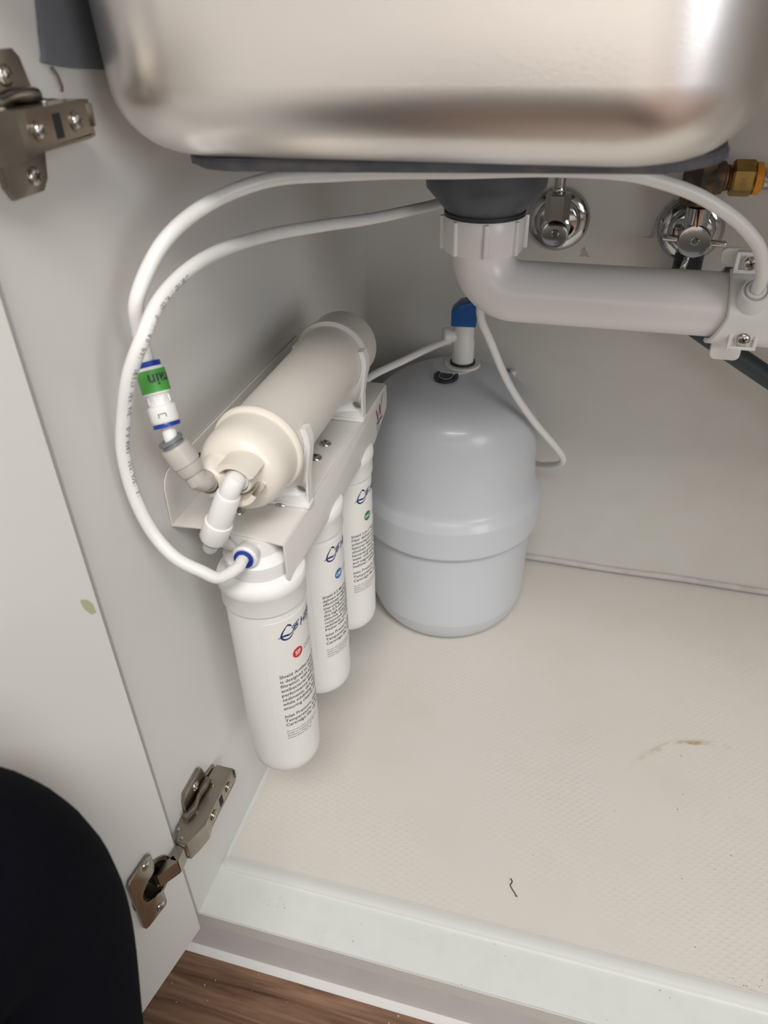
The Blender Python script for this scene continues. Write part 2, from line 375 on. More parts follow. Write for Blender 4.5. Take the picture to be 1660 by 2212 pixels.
# ---- opposite kitchen units and walls behind the viewer (outside the frame; they feed the reflections)
opp = thing('opposite_cabinet_run', (.4, -1.75, FL), 'run of white kitchen units across the aisle behind the viewer', 'cabinet')
bm = bmesh.new(); box(bm, (-1.5, -2.15, FL+.1), (2.3, -1.7, .66), .002); obj('carcass', bm, door_mat, opp, False)
bm = bmesh.new(); box(bm, (-1.5, -2.10, FL), (2.3, -1.76, FL+.1)); obj('plinth', bm, kick_mat, opp, False)
bm = bmesh.new(); box(bm, (-1.5, -2.18, .66), (2.3, -1.67, .69), .003); obj('bench_top', bm, mat('stone_top', (.6, .58, .55), .3), opp, False)
for i in range(6):
    x = -1.49+i*.632
    bm = bmesh.new(); box(bm, (x, -1.70, FL+.11), (x+.626, -1.683, .65), .001); obj('door', bm, door_mat, opp, False)

# ================================================================ CABINET DOOR, open about 100 degrees
dd = Vector((-.2, -1, 0)).normalized(); dn = Vector((1, -.2, 0)).normalized()
DP = Vector((.0045, -.009, 0))
def dpt(u, z, h=0): p = DP+dd*u+dn*h; return Vector((p.x, p.y, z))
door = bpy.data.objects.new('door_1', None); C.objects.link(door); door.location = dpt(0, 0); tag(door, 'plain white cabinet door standing open at the left, seen from its inner face', kind='structure')
MD = Matrix((dd, Vector((0, 0, 1)), dn)).transposed().to_4x4(); MD.translation = DP   # local x=u, y=z, z=out of inner face
bm = bmesh.new(); box(bm, (-.0022, -.004, -.016), (.42, .585, 0), .0008, 1, M=MD)
dpan = obj('door_panel', bm, door_mat, None, False)
CUPU, HZ, HZ2 = .0222, .0945, .5085
cb = bmesh.new()
for hz in (HZ, HZ2): cyl(cb, .0150, -.0105, .01, MD @ Matrix.Translation((CUPU, hz, 0)), 40)
cut = obj('cutter', cb, door_mat)
md = dpan.modifiers.new('b', 'BOOLEAN'); md.object = cut; md.solver = 'EXACT'
bpy.context.view_layer.update()
me = bpy.data.meshes.new_from_object(dpan.evaluated_get(bpy.context.evaluated_depsgraph_get()))
dpan.modifiers.clear(); dpan.data = me; bpy.data.objects.remove(cut)
put(dpan, door)
# pale glue smear on the door
bm = bmesh.new()
prism(bm, [(-.004, -.0050), (-.001, -.0048), (.0030, .0), (.0052, .0052), (.0046, .0058), (.0008, .0040), (-.0022, .0005)], 0, .0003, MD @ Matrix.Translation((-.0010+.0045, .3080, 0)) @ Matrix.Rotation(.25, 4, 'Z'), 0)
tag(obj('glue_smear', bm, resin, door, False), 'pale yellow smear')

# ================================================================ HINGES
def hinge(hz, dy, label):
    t = bpy.data.objects.new('hinge', None); C.objects.link(t); t.location = (0.0, .03+dy, hz); put(t, door); tag(t, label)
    XF = .0172          # outer face of the arm
    # wing plate on the wall, screwed above and below the arm
    bm = bmesh.new()
    wing = [(.0165+dy, hz+.0245), (.0135+dy, hz+.0185), (.0135+dy, hz+.006), (.006+dy, hz+.004), (.006+dy, hz-.004), (.0135+dy, hz-.006), (.0135+dy, hz-.0185), (.0165+dy, hz-.0235), (.034+dy, hz-.0235), (.038+dy, hz-.0195), (.040+dy, hz-.008),
            (.054+dy, hz-.006), (.054+dy, hz+.006), (.0415+dy, hz+.0085), (.0395+dy, hz+.0215), (.0365+dy, hz+.0245)]
    MY = Matrix(((0, 0, 1, 0), (1, 0, 0, 0), (0, 1, 0, 0), (0, 0, 0, 1)))     # local (y, z, x)
    prism(bm, wing, .0001, .0026, MY, .0006)
    mp = obj('mounting_plate', bm, nickel, t)
    bm = bmesh.new(); box(bm, (.0026, .004+dy, hz-.0062), (.0085, .053+dy, hz+.0062), .0012)
    obj('mounting_rail', bm, nickel, t)
    bm = bmesh.new(); tube(bm, catmull([(.0045, .008+dy, hz+.0095), (.0058, .018+dy, hz+.0090), (.0052, .028+dy, hz+.0100), (.0050, .040+dy, hz+.0092)], 6), lambda f: .0024+.0006*math.sin(f*9), 10)
    obj('spring_clip', bm, nickel, t)
    screw_head(t, (.0026, .0285+dy, hz+.0165), (1, 0, 0), .0036, screw_mat)
    screw_head(t, (.0026, .0300+dy, hz-.0175), (1, 0, 0), .0036, screw_mat)
    # arm: folded channel (outline in (y, x)), narrowing and cranked towards the door
    bm = bmesh.new()
    def chan(prof, hw, th):
        # prof: (y, x_out) stations; two cheeks and an outer web
        n = len(prof)
        for s in (-1, 1):
            pts = [(yy, xx) for yy, xx, xi, h in prof] + [(yy, xi) for yy, xx, xi, h in reversed(prof)]
            lo, hi = [], []
            for k, (yy, xx) in enumerate(pts):
                h = prof[k][3] if k < n else prof[2*n-1-k][3]
                lo.append(bm.verts.new((xx, yy+dy, hz+s*h))); hi.append(bm.verts.new((xx, yy+dy, hz+s*(h-th))))
            m2 = len(pts)
            bm.faces.new(lo); bm.faces.new(hi[::-1])
            for k in range(m2): bm.faces.new((lo[k], lo[(k+1) % m2], hi[(k+1) % m2], hi[k]))
        for (a, b_) in zip(prof, prof[1:]):
            v = [bm.verts.new((a[1]-d, a[0]+dy, hz+s*(a[3]-th))) for d in (0, .0011) for s in (-1, 1)] + [bm.verts.new((b_[1]-d, b_[0]+dy, hz+s*(b_[3]-th))) for d in (0, .0011) for s in (-1, 1)]
            for f in ((0, 1, 5, 4), (2, 3, 7, 6), (0, 2, 6, 4), (1, 3, 7, 5), (0, 1, 3, 2), (4, 5, 7, 6)): bm.faces.new([v[i] for i in f])
    chan([(.0540, XF, .0045, .0064), (.0500, XF, .0035, .0070), (.0250, XF, .0030, .0070), (.0160, XF, .0005, .0072), (.0090, XF+.0015, -.0005, .0078), (.0010, XF-.001, .0030, .0085), (-.0070, XF-.004, .0060, .0085)], .007, .0011)
    arm = obj('hinge_arm', bm, nickel, t, smooth=False)
    bm = bmesh.new(); box(bm, (XF-.0005, .0530+dy, hz-.0030), (XF+.0010, .0545+dy, hz+.0050), .0003); obj('end_tab', bm, nickel, t)
    for yy in (.021, .0435):
        bm = bmesh.new(); ring(bm, .0027, .0037, 0, .0006, frame((XF, yy+dy, hz), (1, 0, 0)), 24); obj('screw_rim', bm, nickel, t)
        screw_head(t, (XF+.0001, yy+dy, hz), (1, 0, 0), .0028, screw_mat, dome=.6)
    bm = bmesh.new(); box(bm, (XF-.0004, .0300+dy, hz-.0042), (XF+.00015, .0345+dy, hz+.0042), 0); obj('adjusting_slot', bm, dark_void, t, False)
    for yy, xx in ((.016, .008), (.037, .010), (.001, .0035), (-.0042, .0085)):
        bm = bmesh.new(); cyl(bm, .0013, 0, .0007, frame((xx, yy+dy, hz+.0070+(.0015 if yy < .005 else 0)), (0, 0, 1)), 16, .0003); obj('rivet', bm, screw_mat, t)
    # link arm from the tip into the cup
    A = Vector((.0085, -.0045+dy, 0)); B = dpt(CUPU-.004, 0, .0000); B.z = 0
    bm = bmesh.new(); mid = (A+B)/2+dn*.0055
    pth = [A+Vector((.001, .003, 0)), A+dn*.002+(B-A)*.12, mid, B+dn*.002, B-dn*.006]
    for k, (p, q) in enumerate(zip(pth, pth[1:])):
        d = (q-p).normalized(); nrm = Vector((-d.y, d.x, 0)); 
        if nrm.dot(dn) < 0: nrm = -nrm
        v = []
        for pt in (p-d*.0004, q+d*.0004):
            for h in (-.0032, .0022):
                for s in (-1, 1): w_ = pt+nrm*h; v.append(bm.verts.new((w_.x, w_.y, hz+s*.0062)))
        for f in ((0, 1, 3, 2), (4, 5, 7, 6), (0, 1, 5, 4), (2, 3, 7, 6), (0, 2, 6, 4), (1, 3, 7, 5)): bm.faces.new([v[i] for i in f])
    obj('link_arm', bm, nickel, t, False)
    bm = bmesh.new(); e = A+dn*.0005; box(bm, (-.0045, -.0035, -.0045), (.0045, .0035, .0080), .0010, M=Matrix.Translation((e.x, e.y, hz)) @ Matrix.Rotation(-.3, 4, 'Z')); obj('link_knuckle', bm, nickel, t)
    # cup let into the door
    MC = MD @ Matrix.Translation((CUPU, hz, 0))
    bm = bmesh.new()
    lathe(bm, [(.0172, .0006), (.0172, .0014), (.0146, .0014), (.0142, -.002), (.0138, -.0095), (0, -.0100), (0, -.0102), (.0143, -.0100), (.0147, 0), (.0172, .0006)], MC, 44)
    obj('hinge_cup', bm, nickel_dk if False else nickel, t)
    # plate with the round-bottomed notch open towards the cabinet
    bm = bmesh.new()
    P = []
    x0, x1, zt, zb = -.0045, .0168, .0285, -.0285     # relative to cup centre, u and z
    P += [(x0, zt-.002), (x0+.0015, zt), (x0+.0035, zt), (x1-.0025, .0215+.0035+.001), (x1, .0225)]
    P += [(x1, -.0225), (x1-.0015, -.0265), (x1-.004, zb+.0015), (x0+.002, zb+.0), (x0, zb+.0025)]
    P += [(x0, -.0150), (x0+.0015, -.0112), (x0+.005, -.0105)]
    for i in range(9):
        a = -PI/2+PI*i/8; P.append((x0+.0070+.0085*math.cos(a), .0085*math.sin(a)*1.1))
    P += [(x0+.005, .0105), (x0+.0015, .0112), (x0, .0150)]
    prism(bm, [(-p[0]*1.0 if False else p[0], p[1]) for p in P], .0013, .0030, MC, .0006)
    obj('cup_plate', bm, nickel, t)
    for s in (-1, 1): screw_head(t, tuple(MC @ Vector((.0012, s*.0232, .0028))), tuple(dn), .0032, screw_mat, dome=.4)
    return t
hinge(HZ, 0.001, 'lower nickel cup hinge joining the open door to the left wall beside the floor')
hinge(HZ2, 0.001, 'upper nickel cup hinge on the left wall, beside the steel bowl')

# ================================================================ SINK
sink = thing('sink_bowl', ((SX0+SX1)/2, (SY0+SY1)/2, .4912), 'satin stainless steel sink bowl hanging over the cabinet, seen from below', 'sink')
ZB = .4912
def bowl(off, z_top):
    bm = bmesh.new(); rings = []
    R = .029
    st = []
    for i in range(11):
        a = PI/2*i/10
        st.append((R*(1-math.sin(a)) , R*(1-math.cos(a))))   # inset from wall, height
    # bottom centre out
    levels = [(None, 0)]
    prof = [(ins, ZB+h) for ins, h in st] + [(-.004*k/6*1.0, ZB+R+(z_top-ZB-R)*k/6) for k in range(1, 7)]
    prof = [(ins+.004*(1-0), z) for ins, z in prof]
    for ins, z in prof:
        x0, x1, y0, y1 = SX0+ins-off, SX1-ins+off, SY0+ins-off, SY1-ins+off
        rr = max(.054-ins*.9, .02)
        rings.append([bm.verts.new((p[0], p[1], z-off*0)) for p in rrect(x0, y0, x1, y1, rr, 8)])
    for A, B in zip(rings, rings[1:]):
        for i in range(len(A)): j = (i+1) % len(A); bm.faces.new((A[i], A[j], B[j], B[i]))
    # slightly dished bottom
    prev = rings[0]; cx, cy = (SX0+SX1)/2, (SY0+SY1)/2
    for s in (.75, .45, .2):
        cur = [bm.verts.new((cx+(v.co.x-cx)*s, cy+(v.co.y-cy)*s, ZB-.004*(1-s)**1.0)) for v in rings[0]]
        for i in range(len(cur)): j = (i+1) % len(cur); bm.faces.new((prev[i], prev[j], cur[j], cur[i]))
        prev = cur
    return bm, rings, prev
bm, rings, prev = bowl(0, H+.028)
bm.faces.new(prev)
o = obj('bowl', bm, steel, sink, True, 60)
sol = o.modifiers.new('s', 'SOLIDIFY'); sol.thickness = .001; sol.offset = -1
# sound-deadening pad under the bowl
bm = bmesh.new()
def padring(k, z):
    x0, x1, y0, y1 = .036+k, .263-k, .076+k, .392-k
    pts = rrect(x0, y0, x1, y1, .026-k*.5, 8)
    out = []
    for i, p in enumerate(pts):
        bow = 1-((p[0]-.145)/.118)**2; sw = .030*max(0, (p[0]-.145)/.118)**1.6
        j = .0006*math.sin(i*2.1+z*900)
        out.append(bm.verts.new((p[0]+j, p[1]+(sw-.002*bow if p[1] < .2 else 0)+j, z-.0012*max(bow, 0))))
    return out
R_ = [padring(.012, ZB+.0005), padring(.0015, ZB+.0005), padring(0, ZB-.0010), padring(.0005, ZB-.0040), padring(.0035, ZB-.0050)]
for A, B in zip(R_, R_[1:]):
    for i in range(len(A)): j = (i+1) % len(A); bm.faces.new((A[i], A[j], B[j], B[i]))
bm.faces.new(R_[-1])
tag(obj('sound_pad', bm, pad_mat, sink), 'dark grey sound-deadening pad under the bowl')
# grey waste outlet screwed up into the bowl
DX, DY = .1475, .235
MV = Matrix.Translation((DX, DY, 0))
wo = thing('waste_outlet', (DX, DY, .43), 'dark grey plastic basket waste under the sink, above the white nut', 'drain')
bm = bmesh.new(); lathe(bm, [(0, .4858), (.0400, .4858), (.0400, .482), (.0365, .4815), (.0355, .4570), (.0350, .4520), (.0245, .4400), (.0232, .4385), (.0225, .4335), (0, .4335)], MV, 56)
obj('outlet_body', bm, drain_grey, wo)
bm = bmesh.new(); ring(bm, .019, .0243, .4360, .4385, MV, 48); obj('rubber_washer', bm, black_rub, wo)

# ================================================================ WHITE WASTE PIPE
PZ = .3905; PR = .0186
pipe = thing('waste_pipe', (DX, DY, PZ), 'thick white waste pipe elbow running from the sink nut to the right', 'pipe')
bm = bmesh.new()
bend = .0225
path = [(DX, DY, .4345), (DX, DY, PZ+bend+.002)] + [tuple(p) for p in arc((DX+bend, DY, PZ+bend), PI, 1.5*PI, bend, 14, (1, 0, 0), (0, 0, 1))] + [(DX+bend+.01, DY, PZ), (.42, DY, PZ), (.60, DY, PZ), (.60+.0, DY, PZ)][:3]
tube(bm, path, PR, 40); obj('pipe_run', bm, pvc, pipe)
bm = bmesh.new()
lathe(bm, [(.0187, .4155), (.0235, .4155), (.0243, .4170), (.0248, .4345), (.0240, .4362), (.0220, .4362), (.0190, .4362), (.0187, .4155)], MV, 56)
nut = obj('coupling_nut', bm, pvc, pipe)
bm = bmesh.new()
for i in range(8):
    a = math.radians(i*45+12); Rm = MV @ Matrix.Rotation(a, 4, 'Z')
    box(bm, (.0238, -.0014, .4160), (.0266, .0014, .4355), .0007, M=Rm)
q = obj('grip_ribs', bm, pvc, None); q.parent = nut
# saddle clamp on the pipe, for the drain tube
cl = thing('drain_saddle_clamp', (.292, DY, PZ), 'white two-part saddle clamp bolted round the waste pipe at right', 'clamp')
MX = frame((0, DY, PZ), (1, 0, 0), (0, -1, 0))   # local x = -y (front), local y: z cross x
def halfshell(x0, x1, ro, a0, a1, flare, name):
    bm = bmesh.new(); n = 30
    secs = [(x0, 0), (x0+.0015, .0), (x1-.0015, 0), (x1, 0)]
    gi = PR+(.0012 if ro > PR+.003 else .0003)
    lathe(bm, [(gi, x0), (ro-.001, x0), (ro, x0+.001), (ro, x1-.001), (ro-.001, x1), (gi, x1), (gi, x0)], MX, n, a0, a1)
    return bm
# orientation: angle 0 -> front (-y); find the sign of local y
ly = (MX.to_3x3() @ Vector((0, 1, 0)))
sg = 1 if ly.z > 0 else -1
bm = halfshell(.2905, .334, PR+.0038, -1.45, 1.45, 0, 'x')
# saddle's left edge sweeps: widen at the top/bottom
for v in bm.verts:
    if v.co.x < .3: v.co.x -= .0050*max(0, -(v.co.z-PZ)/PR)+.0010*abs((v.co.z-PZ)/PR)
obj('front_shell', bm, plastic, cl)
bm = halfshell(.2870, .334, PR+.0028, 1.70, 2*PI-1.70, 0, 'x'); obj('rear_shell', bm, plastic, cl)
for s in (1, -1):
    yf = DY-.0160
    z0, z1 = (PZ+s*(PR+.001), PZ+s*(PR+.0135))
    zl, zh = (.4150, .4265) if s > 0 else (.3715, .3850)
    x0_ = .2885 if s > 0 else .2945
    # open-fronted box lug with rounded outer corners
    bm = bmesh.new(); Mlug = frame((0, yf, 0), (0, -1, 0), (1, 0, 0))   # local x = x, local y = -? z
    lzy = Mlug.to_3x3() @ Vector((0, 1, 0)); k = 1 if lzy.z > 0 else -1
    prism(bm, [(p[0], k*p[1]) for p in rrect(x0_, zl, x0_+.0155, zh, .0028, 4)], -.002, .0015, Mlug, .0004)
    lug = obj('clamp_lug', bm, plastic, cl)
    bm = bmesh.new(); t_ = .0020
    for (a, b_, c, d) in ((x0_, zl, x0_+t_, zh), (x0_+.0155-t_, zl, x0_+.0155, zh), (x0_+.001, zl, x0_+.0145, zl+t_), (x0_+.001, zh-t_, x0_+.0145, zh)):
        box(bm, (a, yf-.0042, b_), (c, yf-.001, d), .0004)
    cx_ = x0_+.00775; cz_ = (zl+zh)/2
    for a, b_ in ((-.0085, .0), (.0055, .0)): box(bm, (cx_+a+(.0015 if a<0 else -.001), yf-.0030, cz_-.0005), (cx_+a+.0035, yf-.001, cz_+.0005))
    for a in (-.0035, .0027): box(bm, (cx_+a, yf-.0026, zl+.001), (cx_+a+.0008, yf-.001, zh-.001))
    q = obj('lug_ribs', bm, plastic, None); q.parent = lug
    bm = bmesh.new(); ring(bm, .0030, .0044, 0, .0030, frame((cx_, yf-.001, cz_), (0, -1, 0)), 24); q = obj('screw_boss', bm, plastic, None); q.parent = lug
    screw_head(cl, (cx_, yf-.0042, cz_), (0, -1, 0), .0038, screw_mat, dome=.55)
    bm = bmesh.new(); prism(bm, [(p[0], k*p[1]) for p in rrect(x0_-.0060, (.3590 if s < 0 else zl), x0_+.0110, (.376 if s < 0 else zh-.002), .0035, 4)], -.014, -.0100, Mlug, .0006); obj('rear_lug', bm, plastic, cl)
    bm = bmesh.new(); cyl(bm, .0012, -.006, .001, frame((cx_, yf, cz_), (0, 1, 0)), 12); obj('bolt_shank', bm, screw_mat, cl)
# hose port
Pdir = Vector((-.04, -.72, .69)).normalized(); Pb = Vector((.3018, DY-.0165, PZ+.0085))
bm = bmesh.new(); MP_ = frame(Pb, Pdir)
lathe(bm, [(0, -.002), (.0086, -.002), (.0084, .006), (.0078, .0115), (.0072, .0135), (.0062, .0135), (.0058, .0120), (.0045, .0120), (0, .0120)], MP_, 36); obj('hose_port', bm, plastic, cl)
bm = bmesh.new(); ring(bm, .0036, .0052, .0118, .0150, MP_, 28); obj('port_collet', bm, plastic, cl)
PORT = MP_ @ Vector((0, 0, .010)); PORT2 = MP_ @ Vector((0, 0, .018))
# ribbed tail below pipe: none.

# ================================================================ HOSES
def hose(name, pts, r, m_, label, cat='hose', per=8, n=14):
    bm = bmesh.new(); tube(bm, catmull(pts, per), r, n); o = obj(name, bm, m_)
    return tag(o, label, cat)
hA = hose('drain_hose', [tuple(PORT), tuple(PORT2), (.2998, .196, .4212), (.2951, .192, .4339), (.2887, .190, .4416), (.2795, .187, .4495), (.2667, .183, .4575), (.2548, .180, .4631), (.2394, .176, .4682), (.2246, .172, .4717), (.2029, .167, .4735), (.18, .163, .4740), (.1476, .155, .4738), (.1149, .147, .4742), (.09, .132, .4752), (.0678, .115, .4762),
     (.0508, .1, .4727), (.0386, .085, .4666), (.0314, .07, .459), (.0256, .06, .4484), (.0212, .052, .4351), (.0190, .0530, .4220), (.0184, .0545, .4120), (.0188, .0545, .4060), (.0192, .0540, .4000)], .0034, hose_mat,
     'upper white hose arching under the sink from the pipe clamp to the green-banded fitting')
hBpts = [(.0502, .066, .2918), (.0503, .056, .2918), (.0500, .0495, .2915), (.0450, .0385, .2930), (.0385, .034, .2995), (.0275, .03, .3095), (.0174, .03, .324), (.012, .03, .3456), (.0120, .03, .3694), (.0172, .03, .3895), (.0253, .03, .4109), (.0330, .035, .4274), (.0346, .05, .4379), (.036, .075, .4435), (.0393, .105, .4448), (.0488, .14, .4432), (.0653, .18, .439), (.082, .215, .4349), (.1005, .25, .4330), (.1150, .27, .4340), (.1220, .295, .4400), (.1240, .33, .452), (.1235, .37, .464), (.122, .415, .474), (.120, .441, .500), (.120, .444, .55), (.120, .444, .5985)]
hB = hose('feed_hose', hBpts, .0034, hose_mat, 'white printed hose looping along the left wall into the nearest canister head')
hC = hose('tank_hose', [(.1075, .3800, .2995), (.0995, .3740, .2970), (.0881, .3620, .2950), (.07, .335, .2924), (.0523, .31, .2895), (.044, .290, .2865), (.0450, .266, .2850), (.0470, .245, .2850)], .0030, hose_mat,
     'short white hose between the blue-handled tank valve and the rear canister')
hD = hose('outlet_hose', [(.146, .444, .5985), (.146, .444, .54), (.146, .438, .495), (.146, .405, .468), (.148, .345, .452), (.147, .308, .425), (.142, .298, .385), (.1387, .296, .3534), (.1469, .301, .3291), (.1609, .32, .2876), (.1799, .345, .2462), (.1986, .37, .2111), (.2077, .39, .1879), (.2078, .408, .1700), (.1985, .428, .1545), (.1824, .448, .1420), (.165, .4600, .1450), (.150, .4655, .160), (.149, .4655, .20), (.149, .4655, .235)], .0031, hose_mat,
     'white hose descending from behind the waste pipe and curling behind the tank')
hE = hose('link_hose', [(.0487, .0730, .2885), (.0487, .0700, .2890), (.0430, .0690, .2905), (.0350, .0690, .2915), (.0270, .0740, .2920), (.0215, .0850, .2915), (.0200, .1050, .2900), (.0210, .1300, .2895), (.0260, .1480, .2895), (.0345, .1506, .2895)], .0033, hose_mat,
     'short white link hose tucked under the bracket plate between canister heads')
hF = hose('dishwasher_hose', [(.2700, .4695, .3230), (.2800, .455, .3165), (.2950, .438, .308), (.3135, .425, .2998), (.3678, .42, .2694), (.45, .41, .225), (.54, .40, .15), (.60, .40, .06), (.62, .42, .0088)], .0085, dark_hose, 'thick dark teal hose sloping down behind the waste pipe at the right edge')

# printing along the feed hose
pb = bmesh.new()
cpath = catmull(hBpts, 8)
seg = cpath[6*8-40:]
def along(s0, path):
    acc = 0
    for i in range(len(path)-1):
        L_ = (path[i+1]-path[i]).length
        if acc+L_ >= s0: return path[i].lerp(path[i+1], (s0-acc)/L_), (path[i+1]-path[i]).normalized()
        acc += L_
    return path[-1], (path[-1]-path[-2]).normalized()
def hose_print(path, s0, s, size, r, side):
    """characters one by one along the hose, on the side 'side' degrees round from the camera-facing line"""
    bm_ = bmesh.new(); pos = s0
    for ch in s:
        if ch != ' ':
            p, t = along(pos, path)
            v = (CAM-p).normalized(); v = (v-t*v.dot(t)).normalized(); u = t.cross(v)
            def fn(x, y, p=p, t=t, v=v, u=u):
                a = math.radians(side)+y/r
                return p + t*x + (v*math.cos(a)+u*math.sin(a))*(r+.00008)
            text_bm(bm_, ch, size, fn)
        pos += size*.62
    return bm_
rp = list(reversed(catmull(hBpts[:15], 8)))
bm = hose_print(rp, .035, 'TUBING 1/4"OD  0-1/40 PSI  MEETS NSF/ANSI  0-0.4083  NSF/ANSI 51', .0032, .0034, -60)
q = obj('hose_print', bm, ink_grey, None, False); q.parent = hB

# ================================================================ FILTER BRACKET
BZ = .2979; BX = .0715; BY0, BY1 = .0675, .2790
br = thing('filter_bracket', (.036, .17, BZ), 'cream painted steel wall bracket with the red emblem, carrying the filters', 'bracket')
th = .0014
bm = bmesh.new()
plate = [(th, BY0+.003), (.0305, BY0+.0055), (.0315, BY0+.0085), (.034, BY0+.0098), (.0365, BY0+.0085), (.0372, BY0+.0045), (BX-th, BY0+.0001), (BX-th, BY1-.0004), (0+th, BY1-.0004)]
prism(bm, plate, BZ-th, BZ, None, .00012)
obj('top_plate', bm, bracket_mat, br)
bm = bmesh.new()      # rear flange up the wall, in (y, z)
MYZ = Matrix(((0, 0, 1, 0), (1, 0, 0, 0), (0, 1, 0, 0), (0, 0, 0, 1)))
prism(bm, [(BY0+.003, BZ-th), (BY1, BZ-th), (BY1, BZ+.0325), (BY0+.014, BZ+.0325), (BY0+.009, BZ+.0315), (BY0+.0055, BZ+.0285), (BY0+.0035, BZ+.024)], .0003, th, MYZ, .00012)
obj('wall_flange', bm, bracket_mat, br)
bm = bmesh.new()      # front flange hanging down
prism(bm, [(BY0, BZ), (BY1-.002, BZ), (BY1, BZ-.002), (BY1+.0005, BZ-.0150), (BY1-.002, BZ-.0200), (BY1-.034, BZ-.0315), (BY1-.038, BZ-.0325), (BY0+.021, BZ-.0275), (BY0+.003, BZ-.0268), (BY0+.0008, BZ-.0258), (BY0-.0003, BZ-.0235)], BX-th, BX, MYZ, .00012)
obj('front_flange', bm, bracket_mat, br)
for (x, y_) in ((.0325, .0915), (.0545, .1055), (.0565, .1600), (.0565, .1790), (.0545, .237)):
    screw_head(br, (x, y_, BZ), (0, 0, 1), .0042, screw_mat, dome=.5)
screw_head(br, (th, .1100, BZ+.0205), (1, 0, 0), .0042, zinc_dark, dome=.8)
# emblem on the front flange: slanted W with lines of small print
def ff(y_, z): return Vector((BX+.00012, y_, z))
def stroke(bm, pts, fn, off=0):
    vs = [bm.verts.new(fn(*p)) for p in pts]; bm.faces.new(vs)
bm = bmesh.new()
def wq(a, b_, w0, w1):
    dx, dz = b_[0]-a[0], b_[1]-a[1]
    stroke(bm, [(a[0]-w0/2, a[1]), (a[0]+w0/2, a[1]), (b_[0]+w1/2, b_[1]), (b_[0]-w1/2, b_[1])], ff)
wq((.2500, .2890), (.2535, .2790), .0030, .0022); wq((.2535, .2790), (.2588, .2898), .0014, .0014)
wq((.2588, .2898), (.2598, .2808), .0024, .0018); wq((.2598, .2808), (.2660, .2935), .0014, .0010); wq((.2655, .2925), (.2685, .2952), .0012, .0004)
q = obj('red_emblem', bm, darkred, br, False); tag(q, 'dark red slanted W emblem')
bm = bmesh.new()
text_bm(bm, 'WaterMark', .0036, lambda x, y_: ff(.2490+x, .2765+y_+0*x), bold=.0001, maxw=.0165)
text_bm(bm, 'AS/NZS 3497', .0018, lambda x, y_: ff(.2490+x, .2742+y_), maxw=.015)
text_bm(bm, 'WMK 26421', .0018, lambda x, y_: ff(.2490+x, .2721+y_), maxw=.015)
text_bm(bm, 'Level 2', .0018, lambda x, y_: ff(.2490+x, .2700+y_), maxw=.013)
obj('emblem_print', bm, ink, br, False)

# ================================================================ CANISTERS
CR = .0238; CX = .0490; CY = (.0790, .1506, .2222); CZB = .1045
TXT = [
 dict(code='SF', col=red, phi=-59.5, logo=-51, zl=.2298, sub=['Twin-Action', 'Sediment Filter'], lines=['Shield Antibacterial Sediment', 'is designed to deliver fine', 'filtration with advanced', 'antibacterial technology. High', 'performance filter reduces', 'sediments, dirt, rust, and silt', 'while inhibiting bacteria and', 'ensuring cleaner water.'], top=.1990, label='white filter canister nearest the viewer, with a red SF badge', name='first'),
 dict(code='CBF', col=sky, phi=-52, logo=-41, zl=.2320, sub=['0.5 Micron', 'Carbon Block'], lines=['Shield 0.5 Micron Carbon', 'delivers exceptional', 'effectively reducing', 'improving taste and odor', '-fine 0.5-micron pores', 'this high-performance', 'chlorine, chloramine', 'compounds (VOCs)', 'sediments, ensuring', 'fresher water.'], top=.2020, label='middle white filter canister with a blue CBF badge', name='second'),
 dict(code='SAC', col=green, phi=-56, logo=-42.5, zl=.2323, sub=['2-in-1', 'Nano Silver'], lines=['Shield 2-in-1 Nano Silver', 'Filter delivers advanced', 'enhancing pH levels. This', 'features nano-silver to', 'eliminate chlorine and', 'bacterial growth. The', 'water with essential', 'and magnesium, for', 'healthier, refreshing'], top=.2028, label='rear white filter canister beside the tank, with a green SAC badge', name='third')]
SPEC = ['Inlet Pressure: 200-800 kPa', 'Temperature: 4-40 C', 'Cartridge life: Up to 12 mo']
SMALL = ['Do not use where water is micro-', 'unsafe or of unknown quality', 'disinfection. Flush for 10', 'minutes before first use']
def stroke_path(bm, pts, widths, fn):
    """flat ribbon along 2-D pts with given widths"""
    L_, R_ = [], []
    for i, p in enumerate(pts):
        a = pts[max(i-1, 0)]; b_ = pts[min(i+1, len(pts)-1)]
        dx, dy_ = b_[0]-a[0], b_[1]-a[1]; l = math.hypot(dx, dy_); nx, ny = -dy_/l, dx/l; w_ = widths[i]/2
        L_.append(bm.verts.new(fn(p[0]+nx*w_, p[1]+ny*w_))); R_.append(bm.verts.new(fn(p[0]-nx*w_, p[1]-ny*w_)))
    for i in range(len(pts)-1): bm.faces.new((L_[i], L_[i+1], R_[i+1], R_[i]))
